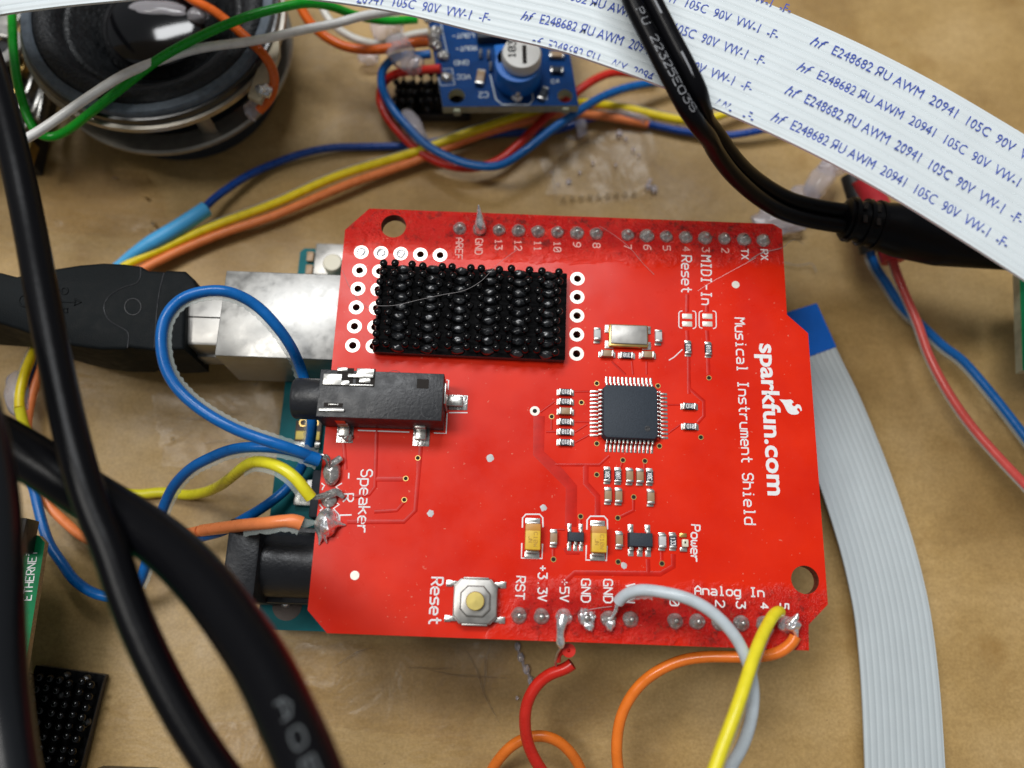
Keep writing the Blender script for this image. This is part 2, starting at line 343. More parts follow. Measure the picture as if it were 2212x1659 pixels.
def spline(pts, step=0.5):
    p = [Vector(q) for q in pts]; p = [p[0] * 2 - p[1]] + p + [p[-1] * 2 - p[-2]]; out = []
    for i in range(1, len(p) - 2):
        n = max(2, int((p[i + 1] - p[i]).length / step)); a, b, c, d = p[i - 1], p[i], p[i + 1], p[i + 2]
        t0 = 0.0; t1 = t0 + max(1e-4, (b - a).length) ** 0.5; t2 = t1 + max(1e-4, (c - b).length) ** 0.5; t3 = t2 + max(1e-4, (d - c).length) ** 0.5
        for k in range(n):
            t = t1 + (t2 - t1) * k / n
            A1 = a * ((t1 - t) / (t1 - t0)) + b * ((t - t0) / (t1 - t0)); A2 = b * ((t2 - t) / (t2 - t1)) + c * ((t - t1) / (t2 - t1)); A3 = c * ((t3 - t) / (t3 - t2)) + d * ((t - t2) / (t3 - t2))
            B1 = A1 * ((t2 - t) / (t2 - t0)) + A2 * ((t - t0) / (t2 - t0)); B2 = A2 * ((t3 - t) / (t3 - t1)) + A3 * ((t - t1) / (t3 - t1))
            out.append(B1 * ((t2 - t) / (t2 - t1)) + B2 * ((t - t1) / (t2 - t1)))
    out.append(p[-2]); return out
def smooth(pts, it=2):
    for _ in range(it): pts = [pts[0]] + [(pts[i - 1] + pts[i] * 2 + pts[i + 1]) / 4 for i in range(1, len(pts) - 1)] + [pts[-1]]
    return pts
def path(pts, step=0.5): return smooth(spline([P(*q) for q in pts], step), 3)

# ---- lettering: a rounded single-stroke alphabet for board printing, the built-in face for the rest
GL = {'A': [[(0,0),(0,4),(2,6),(4,4),(4,0)],[(0,2.4),(4,2.4)]], 'B': [[(0,0),(0,6),(3,6),(4,5),(4,4),(3,3.2),(0,3.2)],[(3,3.2),(4,2.4),(4,1),(3,0),(0,0)]],
 'C': [[(4,5),(3,6),(1,6),(0,5),(0,1),(1,0),(3,0),(4,1)]], 'D': [[(0,0),(0,6),(2.6,6),(4,4.6),(4,1.4),(2.6,0),(0,0)]], 'E': [[(4,6),(0,6),(0,0),(4,0)],[(0,3.1),(3,3.1)]],
 'F': [[(4,6),(0,6),(0,0)],[(0,3.1),(3,3.1)]], 'G': [[(4,5),(3,6),(1,6),(0,5),(0,1),(1,0),(4,0),(4,2.8),(2.4,2.8)]], 'H': [[(0,0),(0,6)],[(4,0),(4,6)],[(0,3),(4,3)]],
 'I': [[(0.8,6),(3.2,6)],[(2,6),(2,0)],[(0.8,0),(3.2,0)]], 'J': [[(4,6),(4,1),(3,0),(1,0),(0,1)]], 'L': [[(0,6),(0,0),(4,0)]], 'M': [[(0,0),(0,6),(2,3.4),(4,6),(4,0)]], 'N': [[(0,0),(0,6),(4,0),(4,6)]],
 'O': [[(1,0),(0,1),(0,5),(1,6),(3,6),(4,5),(4,1),(3,0),(1,0)]], 'P': [[(0,0),(0,6),(3,6),(4,5),(4,3.8),(3,2.8),(0,2.8)]], 'R': [[(0,0),(0,6),(3,6),(4,5),(4,3.8),(3,2.8),(0,2.8)],[(1.6,2.8),(4,0)]],
 'S': [[(4,5),(3,6),(1,6),(0,5),(0,4),(1,3.1),(3,3.1),(4,2),(4,1),(3,0),(1,0),(0,1)]], 'T': [[(0,6),(4,6)],[(2,6),(2,0)]], 'U': [[(0,6),(0,1),(1,0),(3,0),(4,1),(4,6)]], 'V': [[(0,6),(2,0),(4,6)]],
 'W': [[(0,6),(0.6,0),(2,3),(3.4,0),(4,6)]], 'X': [[(0,0),(4,6)],[(0,6),(4,0)]], 'a': [[(0.5,4),(3,4),(4,3),(4,0),(1,0),(0,0.9),(1,2),(4,2)]], 'c': [[(4,4),(1,4),(0,3),(0,1),(1,0),(4,0)]],
 'd': [[(4,6),(4,0),(1,0),(0,1),(0,3),(1,4),(4,4)]], 'e': [[(0,2),(4,2),(4,3),(3,4),(1,4),(0,3),(0,1),(1,0),(3.6,0)]], 'g': [[(4,0),(1,0),(0,1),(0,3),(1,4),(4,4),(4,-1),(3,-2),(1,-2)]],
 'h': [[(0,0),(0,6)],[(0,4),(3,4),(4,3),(4,0)]], 'i': [[(1.2,4),(2,4),(2,0)],[(0.8,0),(3.2,0)],[(2,5.6),(2,5.9)]], 'k': [[(0,0),(0,6)],[(3.6,4),(0,1.8)],[(1.3,2.6),(4,0)]], 'l': [[(1.2,6),(2,6),(2,0)],[(1,0),(3.2,0)]],
 'm': [[(0,0),(0,4),(3.2,4),(4,3.2),(4,0)],[(2,4),(2,0)]], 'n': [[(0,0),(0,4),(3,4),(4,3),(4,0)]], 'o': [[(1,0),(0,1),(0,3),(1,4),(3,4),(4,3),(4,1),(3,0),(1,0)]], 'p': [[(0,-2),(0,4),(3,4),(4,3),(4,1),(3,0),(0,0)]],
 'r': [[(0,0),(0,4)],[(0,2.5),(1.5,4),(3.6,4)]], 's': [[(4,4),(1,4),(0,3.2),(1,2.1),(3,2.1),(4,1),(3,0),(0,0)]], 't': [[(1.6,6),(1.6,1),(2.6,0),(3.6,0)],[(0.4,4),(3.4,4)]], 'u': [[(0,4),(0,1),(1,0),(4,0)],[(4,4),(4,0)]],
 'w': [[(0,4),(0,1),(1,0),(2,1),(3,0),(4,1),(4,4)],[(2,1),(2,3)]], '0': [[(1,0),(0,1),(0,5),(1,6),(3,6),(4,5),(4,1),(3,0),(1,0)],[(0.6,1.6),(3.4,4.4)]], '1': [[(0.8,4.6),(2,6),(2,0)],[(0.8,0),(3.2,0)]],
 '2': [[(0,5),(1,6),(3,6),(4,5),(4,4),(0,0),(4,0)]], '3': [[(0,6),(4,6),(1.8,3.6),(3,3.6),(4,2.6),(4,1),(3,0),(1,0),(0,1)]], '4': [[(3,0),(3,6),(0,2),(4,2)]], '5': [[(4,6),(0,6),(0,3.6),(3,3.6),(4,2.6),(4,1),(3,0),(0,0)]],
 '6': [[(4,6),(2,6),(0,4),(0,1),(1,0),(3,0),(4,1),(4,2.4),(3,3.3),(0,3.3)]], '7': [[(0,6),(4,6),(1.4,0)]], '8': [[(1,3.2),(0,4.2),(0,5),(1,6),(3,6),(4,5),(4,4.2),(3,3.2),(1,3.2),(0,2.2),(0,1),(1,0),(3,0),(4,1),(4,2.2),(3,3.2)]],
 '9': [[(0,0),(2,0),(4,2),(4,5),(3,6),(1,6),(0,5),(0,3.8),(1,2.8),(4,2.8)]], '+': [[(2,1.2),(2,4.8)],[(0.2,3),(3.8,3)]], '-': [[(0.4,3),(3.6,3)]], '.': [[(1.9,0.1),(2.1,0.1)]], ' ': []}
def stroke_text(mb, s, p0, p1, h, w=0.16, up=None, fill=0.74):
    """text s along the baseline p0 to p1 (board mm), capital height h, up to the left of the baseline unless given"""
    p0, p1 = Vector(p0), Vector(p1); d = p1 - p0; L = d.length; d.normalize()
    if up is None: up = Vector((-d.y, d.x, 0))
    pitch = L / len(s); sx = pitch * fill / 4.0; sy = h / 6.0
    for i, ch in enumerate(s):
        for line in GL[ch]:
            q = [p0 + d * (i * pitch + x * sx) + up * (y * sy) for x, y in line]
            qq = [q[0] - (q[1] - q[0]).normalized() * w * 0.2] + q[1:-1] + [q[-1] + (q[-1] - q[-2]).normalized() * w * 0.2]
            out = [qq[0]]
            for a, b in zip(qq, qq[1:]): out += [a.lerp(b, 0.04), a.lerp(b, 0.96), b] if (b - a).length > w else [b]
            mb.tube(out, w / 2, 6, flat=0.3)
    return mb
def font_mesh(s, bold=0.0, shear=0.0, res=3):
    c = bpy.data.curves.new('t', 'FONT'); c.body = s; c.size = 1.0; c.offset = bold; c.resolution_u = res; c.shear = shear; c.fill_mode = 'FRONT'
    o = bpy.data.objects.new('t', c); COL.objects.link(o); dg = bpy.context.evaluated_depsgraph_get()
    me = bpy.data.meshes.new_from_object(o.evaluated_get(dg)); vs = [v.co.copy() for v in me.vertices]; fs = [tuple(p.vertices) for p in me.polygons]
    bpy.data.objects.remove(o); bpy.data.curves.remove(c); bpy.data.meshes.remove(me)
    return vs, fs
def font_text(mb, s, p0, p1, h, lift=0.0, **kw):
    """built-in face: baseline from p0 to p1, capital height h"""
    vs, fs = font_mesh(s, **kw); x0 = min(v.x for v in vs); x1 = max(v.x for v in vs); p0, p1 = Vector(p0), Vector(p1)
    d = (p1 - p0); L = d.length; d.normalize(); up = Vector((-d.y, d.x, 0)); kx = L / (x1 - x0)
    return mb.add([p0 + d * ((v.x - x0) * kx) + up * (v.y / 0.7 * h) + Vector((0, 0, lift)) for v in vs], fs)
G0 = -18.0   # height of the tabletop
# ------------------------------------------------------------------ the surface everything rests on
mb = MB(); n = 300; rows = []
def swell(x, y):
    a, b = (x - y) * .7071, (x + y) * .7071
    return .55 * noise.noise(Vector((b / 11.0, a / 45.0, 0))) + .3 * noise.noise(Vector((x / 22.0, y / 17.0, 4.0)))
for j in range(n + 1):
    q = []
    for i in range(n + 1):
        x, y = 38.8 + (i / n - 0.5) * 600, 40 + (j / n - 0.5) * 600; q.append(Vector((x, y, G0 - .15 + swell(x, y))))
    rows.append(q)
mb.grid(rows); build('tabletop', mb, 'table', origin=(38.8, 40, G0), kind='structure')

# ------------------------------------------------------------------ red expansion board
shield = thing('expansion_board', (38.8, 27, -1.6), 'bright red printed circuit board with a square black chip, stacked on the teal board', 'circuit board')
outline = [(11.9, 53.2), (9.01, 50.0), (9.01, 2.35), (11.45, -0.07), (65.95, -0.2), (66.1, 2.6), (68.5, 4.95), (68.5, 38.1), (65.97, 40.5), (66.06, 52.5), (64.9, 53.25)]
def circ(c, r, n=24): return [(c[0] + r * math.cos(2 * math.pi * k / n), c[1] + r * math.sin(2 * math.pi * k / n)) for k in range(n)]
def plate(outline, holes, z0, z1, mt=0, me=1, mh=1):
    mb = MB(); loops = [outline] + [circ(c, r, k) for c, r, k in holes]
    tri = tessellate_polygon([[Vector((p[0], p[1], 0)) for p in l] for l in loops]); flat = [p for l in loops for p in l]
    for z in (z0, z1): mb.add([(p[0], p[1], z) for p in flat], [tuple(t) for t in tri], mt)
    for i, l in enumerate(loops):
        n = len(l)
        mb.add([(p[0], p[1], z0) for p in l] + [(p[0], p[1], z1) for p in l], [(k, (k + 1) % n, n + (k + 1) % n, n + k) for k in range(n)], me if i == 0 else mh)
    return mb
GX = lambda k: 11.37 + 2.534 * k
GY = (46.92, 44.36, 41.83, 39.29, 36.75, 34.22)
open_pads = [(GX(k), GY[0]) for k in (3, 4)] + [(GX(k), GY[r]) for r in range(1, 6) for k in (0, 1, 11)]
holes = [((15.24, 50.8), 1.62, 36), ((66.04, 7.62), 1.62, 36)] + [(p, 0.47, 18) for p in open_pads]
build('board', plate(outline, holes, -1.6, 0.0), ['red_mask', 'red_edge', 'fr4'], shield, origin=(38.8, 27, -1.6), angle=30)
for p in open_pads: build('pad', MB().ring((p[0], p[1], 0), 0.47, 0.92, 0.0, 0.035, 28), 'pad', shield)
for k in range(2, 11): build('pad', MB().ring((GX(k), GY[5], 0), 0.47, 0.92, 0.0, 0.035, 28), 'pad', shield)
for k in range(3):
    o = build('pad', MB().ring((GX(k), GY[0], 0), 0.44, 0.92, 0.0, 0.035, 28), 'pad', shield)
    build('solder', MB().ell((GX(k), GY[0], -0.02), (0.62, 0.62, 0.2), 16, 5, low=0.0, jit=0.25), 'solder', o)
# copper traces standing slightly proud under the mask
mb = MB()
for k, w, pts in [('J', .5, [(1020, 440), (1005, 900), (960, 960), (820, 980)]), ('J', .55, [(1375, 570), (1345, 900), (1330, 1090), (1240, 1180), (780, 1182)]), ('J', .6, [(1000, 838), (1235, 838)]),
    ('K', 1.4, [(315, 330), (310, 630), (475, 790), (575, 900), (570, 1220)]), ('K', .4, [(440, 722), (800, 724), (880, 650)]), ('K', .7, [(690, 720), (690, 870), (785, 975), (785, 1130)]),
    ('K', .6, [(1395, 1440), (1395, 1540), (1290, 1600), (600, 1592), (500, 1680)]), ('K', .5, [(1190, 1480), (1195, 1600)]), ('G', .5, [(1508, 860), (1505, 1000)]), ('G', .5, [(1505, 1150), (1510, 1230)]),
    ('G', .5, [(1665, 950), (1665, 1000)]), ('G', .5, [(1665, 1150), (1672, 1235)]), ('G', .5, [(1672, 1360), (1678, 1505)]), ('G', .45, [(1518, 1360), (1520, 1659)]), ('K', .45, [(1520, 40), (1525, 110), (1640, 210), (1640, 330), (1590, 385)]),
    ('G', .3, [(900, 1400), (1010, 1505)]), ('G', .3, [(1060, 1400), (1070, 1505)]), ('G', .3, [(1180, 1400), (1180, 1505)]), ('K', .28, [(600, 378), (720, 378)]), ('K', .28, [(600, 462), (700, 400)]),
    ('K', .28, [(600, 545), (720, 482)]), ('K', .28, [(600, 135), (720, 133)]), ('K', .3, [(325, 300), (440, 215)]), ('K', .28, [(370, 458), (455, 458)]), ('K', .26, [(1345, 240), (1450, 240)]), ('K', .26, [(1340, 480), (1450, 400)]),
    ('K', .3, [(400, 1245), (520, 1245)]), ('K', .5, [(520, 1390), (540, 1430), (640, 1430)]), ('J', .5, [(755, 545), (770, 760)]), ('K', .35, [(1160, 700), (1165, 760), (1205, 790)]), ('K', .35, [(985, 700), (960, 770)]), ('K', .4, [(1075, 1000), (1075, 1090), (950, 1150)]), ('K', .4, [(648, 1150), (648, 1240)]), ('J', .4, [(1350, 690), (1350, 820)]), ('J', .45, [(1241, 1020), (1180, 1090), (1000, 1100)]), ('K', .3, [(415, 350), (415, 440)]), ('K', .4, [(1300, 1420), (1302, 1500)]), ('K', .4, [(430, 1400), (430, 1470)]), ('K', .35, [(1205, 890), (1208, 930)])]:
    q = [T(k, x, y, 0.0) for x, y in pts]; mb.tube(q, w / 2, 8, flat=0.07 / w)
build('copper_traces', mb, 'trace_red', shield, angle=60)
# vias, bare spots, test points
for k, x, y in [('K', 778, 68), ('K', 1270, 88), ('K', 655, 222), ('K', 415, 335), ('K', 778, 552), ('K', 1282, 572), ('K', 1615, 502), ('K', 988, 685), ('K', 1165, 692), ('K', 778, 802), ('K', 1075, 982), ('K', 648, 1138),
                ('K', 947, 1150), ('K', 430, 1483), ('K', 950, 1503), ('K', 1302, 1517), ('G', 1680, 1532), ('J', 1350, 668), ('J', 1253, 833), ('J', 1241, 1004)]:
    c = T(k, x, y); o = build('via', MB().ring((c.x, c.y, 0), 0.24, 0.33, 0.0, 0.05, 18), 'gold', shield); build('hole', MB().disc((c.x, c.y, 0.045), 0.25, 18), 'hole', o)
c = T('K', 280, 290); o = build('test_point', MB().ring((c.x, c.y, 0), 0.27, 0.6, 0.0, 0.05, 28), 'pad', shield); build('hole', MB().disc((c.x, c.y, 0.04), 0.28, 18), 'hole', o)
for k, x, y, r in [('G', 1895, 782, .5), ('J', 843, 1612, .52)]:
    c = T(k, x, y); build('alignment_dot', MB().lathe([(r, 0), (r, 0.04), (0.001, 0.042)], (c.x, c.y, 0), 28), 'pad', shield)
for k, x, y, r in [('J', 1930, 667, .46), ('J', 1452, 1113, .4), ('K', 350, 1068, .4), ('K', 997, 1532, .36)]:
    c = T(k, x, y); build('scuff', MB().ell((c.x, c.y, 0), (r, r * 1.05, 0.03), 16, 3, low=0.0, jit=0.35), 'cap_grey', shield)
# printed lettering
def vt(s, a, b, h, w=0.17, **kw): build('printed_lettering', stroke_text(MB(), s, T(*a) + Vector((0, 0, .01)), T(*b) + Vector((0, 0, .01)), h, w, **kw), 'ink', shield, angle=80)
vt('Reset', ('G', 1462, 548), ('G', 1462, 862), 1.25); vt('MIDI-In', ('G', 1620, 548), ('G', 1622, 955), 1.25)
vt('Musical Instrument Shield', ('G', 1889, 1050), ('K', 1972, 1218), 1.25, 0.18)
vt('Speaker', ('J', 897, 762), ('J', 860, 1290), 1.3, 0.18); vt('-', ('J', 765, 785), ('J', 762, 855), 0.9); vt('R', ('J', 750, 958), ('J', 748, 1040), 1.2); vt('L', ('J', 722, 1128), ('J', 720, 1200), 1.35)
vt('Power', ('K', 1540, 1205), ('K', 1535, 1518), 1.0); vt('Reset', ('Q', 1462, 127), ('Q', 1440, 525), 1.3, 0.2)
for s, a, b in [('RST', (134, 118), (122, 315)), ('+3.3V', (310, 30), (305, 330)), ('+5V', (485, 140), (482, 335)), ('GND', (657, 140), (655, 340)), ('GND', (835, 143), (835, 345)), ('VIN', (1015, 175), (1013, 340)), ('0', (1368, 300), (1368, 368)), ('2', (1735, 310), (1735, 378)), ('3', (1902, 318), (1902, 388))]:
    vt(s, ('R', *a), ('R', *b), 1.0, 0.16)
vt('4', ('S', 95, 330), ('S', 95, 390), 0.85); vt('5', ('S', 252, 335), ('S', 252, 390), 0.95); vt('Analog In', ('R', 1570, 262), ('R', 2140, 283), 0.95)
PX = [23.876 + 2.54 * k for k in range(8)] + [45.72 + 2.54 * k for k in range(8)]
for x, s in zip(PX, ['AREF', 'GND', '13', '12', '11', '10', '9', '8', '7', '6', '5', '4', '3', '2', 'TX', 'RX']):
    y = 49.45; build('printed_lettering', stroke_text(MB(), s, (x - 0.42, y, .01), (x - 0.42, y - 0.78 * len(s) - 0.05, .01), 0.9, 0.14), 'worn_ink' if len(s) != 2 or s[0] not in 'TR' else 'ink', shield, angle=80)
build('printed_lettering', font_text(MB(), 'sparkfun.com', T('H', 84, 1256), T('L', 154, 968), 2.1, 0.03, bold=0.026), 'ink', shield)
fl = [(243, 196), (300, 200), (335, 197), (352, 208), (360, 225), (347, 224), (345, 240), (358, 252), (372, 250), (376, 240), (390, 235), (410, 242), (420, 262), (425, 285), (415, 293), (411, 278), (400, 266), (388, 268), (385, 280), (395, 290), (404, 302), (394, 315), (370, 320), (340, 318), (315, 305), (298, 280), (285, 250), (270, 225)]
q = [T('L', x, y) for x, y in fl]; tri = tessellate_polygon([[Vector((p.x, p.y, 0)) for p in q]])
build('flame_emblem', MB().add([(p.x, p.y, 0.03) for p in q], [tuple(t) for t in tri]), 'ink', shield)
def line(name, k, pts, w=0.2): build(name, MB().tube([T(k, x, y, .01) for x, y in pts], w / 2, 6, flat=0.3), 'ink', shield, angle=80)
for cx in (1505, 1668):
    line('printed_bracket', 'G', [(cx - 38, 992), (cx - 60, 998), (cx - 66, 1010), (cx - 66, 1115), (cx - 60, 1126), (cx - 40, 1132)], 0.13)
    line('printed_bracket', 'G', [(cx + 42, 992), (cx + 64, 998), (cx + 70, 1010), (cx + 72, 1115), (cx + 66, 1128), (cx + 46, 1136)], 0.13)
    for cy in (1036, 1098): c = T('G', cx, cy); build('jumper_pad', MB().box((c.x, c.y, 0.02), (1.25, 0.68, 0.05), 0.02), 'pad', shield)
for dx, dy in ((0, 0), (519, 16)):
    line('printed_bracket', 'K', [(180 + dx, 1228 + dy), (182 + dx, 1150 + dy), (208 + dx, 1120 + dy), (318 + dx, 1120 + dy), (344 + dx, 1148 + dy), (346 + dx, 1225 + dy)], 0.17)
    line('printed_bracket', 'K', [(176 + dx, 1352 + dy), (172 + dx, 1472 + dy), (338 + dx, 1476 + dy), (342 + dx, 1358 + dy)], 0.17)
line('printed_bracket', 'J', [(1585, 305), (1578, 470), (1480, 466)], 0.16); line('printed_bracket', 'J', [(868, 445), (1282, 459)], 0.16); line('printed_bracket', 'J', [(1580, 40), (1598, 42), (1592, 120)], 0.16); line('printed_bracket', 'J', [(1600, 303), (1750, 303)], 0.14)
for a in ([(575, 870), (600, 890), (588, 905), (580, 925)], [(740, 870), (690, 900), (735, 935)], [(560, 1040), (585, 1072), (562, 1092)], [(700, 1030), (720, 1040), (672, 1075), (712, 1120), (715, 1175)]): line('printed_bracket', 'J', a, 0.16)
line('scratch', 'G', [(1358, 1390), (1400, 1365), (1468, 1302)], 0.13); line('scratch', 'G', [(1590, 832), (1700, 760), (2060, 565)], 0.03)

# chip resistors, capacitors and friends: one of each, then copies
def chip_part(name, body, l=1.6, w=0.82, h=0.5, marking=None, term='tin'):
    o = build(name, MB().box((0, 0, h / 2 + 0.05), (l - 0.5, w * 0.97, h), 0.05), body, shield, origin=(0, 0, 0))
    for s in (-1, 1):
        build('terminal', MB().box((s * (l / 2 - 0.14), 0, h / 2 + 0.06), (0.3, w, h + 0.05), 0.06).box((s * (l / 2 + 0.08), 0, 0.05), (0.36, w * 0.94, 0.12), 0.04), term, o, origin=(0, 0, 0))
    if marking: build('marking', stroke_text(MB(), marking, (-0.42, -0.25, h + 0.055), (0.5, -0.25, h + 0.055), 0.5, 0.085), 'ink', o, origin=(0, 0, 0), angle=80)
    return o
H_, V_ = 0.0, -math.pi / 2
def lay(proto, spots):
    for i, (k, x, y, r) in enumerate(spots):
        c = T(k, x, y, 0.3); c.z = 0
        if i == 0:
            place(proto, c, shield); proto.rotation_euler = (0, 0, r)
            for ch in proto.children: WL[ch.name] = c
        else: dup(proto, c, shield, r)
lay(chip_part('resistor', 'chip', 1.62, 0.82, 0.42, '01D'), [('K', 527, 138, math.pi), ('K', 527, 215, math.pi), ('K', 527, 377, math.pi), ('K', 527, 458, H_), ('K', 527, 542, math.pi), ('K', 1525, 252, math.pi), ('K', 1530, 415, math.pi), ('G', 1512, 1290, V_), ('G', 1675, 1300, V_)])
lay(chip_part('resistor', 'chip', 1.62, 0.82, 0.42, '01E'), [('G', 1020, 1350, H_)])
lay(chip_part('resistor', 'chip', 1.62, 0.82, 0.42, '30X'), [('K', 862, 805, math.pi / 2), ('K', 1203, 818, math.pi / 2)])
lay(chip_part('resistor', 'chip', 1.62, 0.82, 0.42, '100'), [('K', 948, 810, math.pi / 2)]); lay(chip_part('resistor', 'chip', 1.62, 0.82, 0.42, '133'), [('K', 1390, 1338, V_)])
lay(chip_part('capacitor', 'cap_body', 1.6, 0.84, 0.72), [('K', 527, 295, H_), ('K', 1040, 814, V_), ('K', 1123, 817, V_), ('K', 867, 970, V_), ('K', 952, 975, V_), ('K', 1210, 985, V_), ('K', 430, 1312, V_), ('K', 957, 1327, V_), ('G', 862, 1340, H_), ('G', 1188, 1350, H_)])
lay(chip_part('capacitor', 'cap_grey', 1.6, 0.84, 0.72), [('G', 780, 1185, V_), ('G', 1272, 1202, V_), ('K', 1303, 1338, V_)])
# tantalum capacitors
def tantalum(c):
    o = build('tantalum_capacitor', MB().box((c.x, c.y, 0.95), (1.75, 3.0, 1.6), 0.12), 'tantalum', shield, origin=(c.x, c.y, 0))
    build('stripe', MB().box((c.x, c.y + 1.04, 0.955), (1.76, 0.92, 1.61), 0.12), 'tantalum_band', o)
    for s in (-1, 1): build('terminal', MB().box((c.x, c.y + s * 1.62, 0.45), (1.5, 0.35, 0.7), 0.08).box((c.x, c.y + s * 1.95, 0.08), (1.75, 0.75, 0.16), 0.06), 'tin', o)
    m = stroke_text(MB(), 'C10W', (c.x + 0.10, c.y + 0.5, 1.76), (c.x + 0.10, c.y - 1.25, 1.76), 0.42, 0.08); stroke_text(m, 'JN', (c.x - 0.5, c.y + 0.0, 1.76), (c.x - 0.5, c.y - 0.75, 1.76), 0.42, 0.08)
    build('marking', m, 'tan_ink', o, angle=80)
for x, y in ((263, 1305), (793, 1325)): c = T('K', x, y, 1.0); c.z = 0; tantalum(c)
# small-outline regulators
def sot(c, l, w, h, lw, top, bot):
    o = build('regulator', MB().prism([(c.x - l / 2, c.y - w / 2), (c.x + l / 2, c.y - w / 2), (c.x + l / 2, c.y + w / 2), (c.x - l / 2, c.y + w / 2)], 0.12, h, 0.1, scale_top=0.93), 'chip', shield)
    for s, xs in ((1, top), (-1, bot)):
        for x in xs:
            m = MB(); y0 = c.y + s * w / 2; X = c.x + x
            m.box((X, y0 + s * 0.1, h * 0.5), (lw, 0.3, 0.16), 0.04).box((X, y0 + s * 0.28, h * 0.28), (lw, 0.14, h * 0.55), 0.04).box((X, y0 + s * 0.55, 0.1), (lw, 0.6, 0.14), 0.04).box((X, y0 + s * 0.6, 0.03), (lw * 1.4, 0.85, 0.06), 0.02)
            build('lead', m, 'tin', o)
c = T('K', 612, 1300, .8); sot(c, 1.95, 1.1, 0.9, 0.34, (-0.72, 0.62), (-0.72, 0.0, 0.66))
c = T('K', 1133, 1325, .9); sot(c, 2.9, 1.65, 1.1, 0.46, (-1.05, 0.95), (-1.05, 0.0, 0.98))
# power indicator
c = T('K', 1480, 1345, .4); o = build('indicator_lamp', MB().box((c.x + 0.1, c.y - 0.12, 0.45), (0.75, 0.9, 0.55), 0.12), 'led', shield, origin=(c.x, c.y, 0))
for s in (-1, 1): build('terminal', MB().box((c.x - 0.05, c.y + s * 0.82, 0.15), (0.85, 0.5, 0.28), 0.06), 'gold' if s > 0 else 'tin', o)
build('chip_die', MB().box((c.x + 0.08, c.y - 0.05, 0.72), (0.2, 0.26, 0.04), 0.02), 'brown_part', o)
# crystal in a metal can
c = T('G', 1035, 1190, .8); a = build('crystal', MB().box((c.x, c.y, 0.45), (4.95, 3.0, 0.7), 0.22), 'gold', shield, origin=(c.x, c.y, 0))
build('lid', MB().box((c.x + 0.05, c.y + 0.08, 0.86), (4.55, 2.5, 0.24), 0.11, seg=3), 'steel', a)
for sx in (-1, 1):
    for sy in (-1, 1): build('terminal', MB().box((c.x + sx * 2.35, c.y + sy * 1.05, 0.08), (1.1, 1.05, 0.16), 0.05), 'tin', a)
# the square 48-pin chip
c = T('K', 1049, 297, 1.3); cx, cy = c.x, c.y; hw = 3.38
oc = [(hw - .4, hw), (-hw + .4, hw), (-hw, hw - .4), (-hw, -hw + .4), (-hw + .4, -hw), (hw - .4, -hw), (hw, -hw + .4), (hw, hw - .4)]
chip = build('microchip', MB().prism([(cx + x, cy + y) for x, y in oc], 0.15, 1.45, 0.1, scale_top=0.965), 'chip', shield, origin=(cx, cy, 0))
def lead_mesh():
    m = MB(); m.box((0, hw + 0.1, 0.78), (0.23, 0.36, 0.13), 0.03).box((0, hw + 0.34, 0.46), (0.23, 0.15, 0.74), 0.03).box((0, hw + 0.72, 0.13), (0.23, 0.72, 0.13), 0.03).box((0, hw + 0.95, 0.03), (0.29, 0.85, 0.06), 0.02); return m
first = build('lead', lead_mesh(), 'tin', chip, origin=(0, 0, 0)); first.location = (0, 0, 0); k = 0
for side in range(4):
    for i in range(12):
        l = first if k == 0 else first.copy()
        if k: COL.objects.link(l); l.parent = chip
        k += 1; d = Vector((-2.75 + 0.5 * i, 0, 0)); d.rotate(Matrix.Rotation(side * math.pi / 2, 3, 'Z')); l.location = d * MM; l.rotation_euler = (0, 0, side * math.pi / 2)
d = T('K', 1187, 432, 1.45); build('index_dimple', MB().lathe([(0.36, 0.004), (0.30, 0.012), (0.22, 0.006), (0.001, 0.003)], (d.x, d.y, 1.452), 24), 'black_plastic', chip)
# push button
c = T('Q', 1812, 318, 1.2); cx, cy = c.x, c.y
def octo(r, k=0.3): return [(cx + x * r, cy + y * r) for x, y in [(1, 1 - 2 * k * .5 - .1), (1 - k - .05, 1), (-1 + k + .05, 1), (-1, 1 - k - .05), (-1, -1 + k + .05), (-1 + k + .05, -1), (1 - k - .05, -1), (1, -1 + k + .05)]]
sw = build('push_button', MB().prism(octo(2.5, .25), 0.15, 1.05, 0.15), 'steel', shield, origin=(cx, cy, 0))
build('cover', MB().prism(octo(2.42, .3), 1.0, 1.3, 0.12).prism(octo(1.72, .42), 1.3, 1.62, 0.22, seg=3), 'steel', sw)
build('key', MB().lathe([(1.05, 1.5), (1.05, 2.15), (0.98, 2.24), (0.001, 2.26)], (cx, cy, 0), 32), 'brass', sw)
for sx in (-1, 1):
    for sy in (-1, 1): build('lead', MB().box((cx + sx * 2.75, cy + sy * 1.95, 0.22), (1.3, 0.55, 0.3), 0.06).box((cx + sx * 3.1, cy + sy * 1.95, 0.05), (0.7, 0.75, 0.1), 0.03), 'tin', sw)
for sy in (-1, 1): build('clip', MB().box((cx, cy + sy * 2.55, 0.75), (2.9, 0.22, 0.7), 0.06), 'steel', sw)
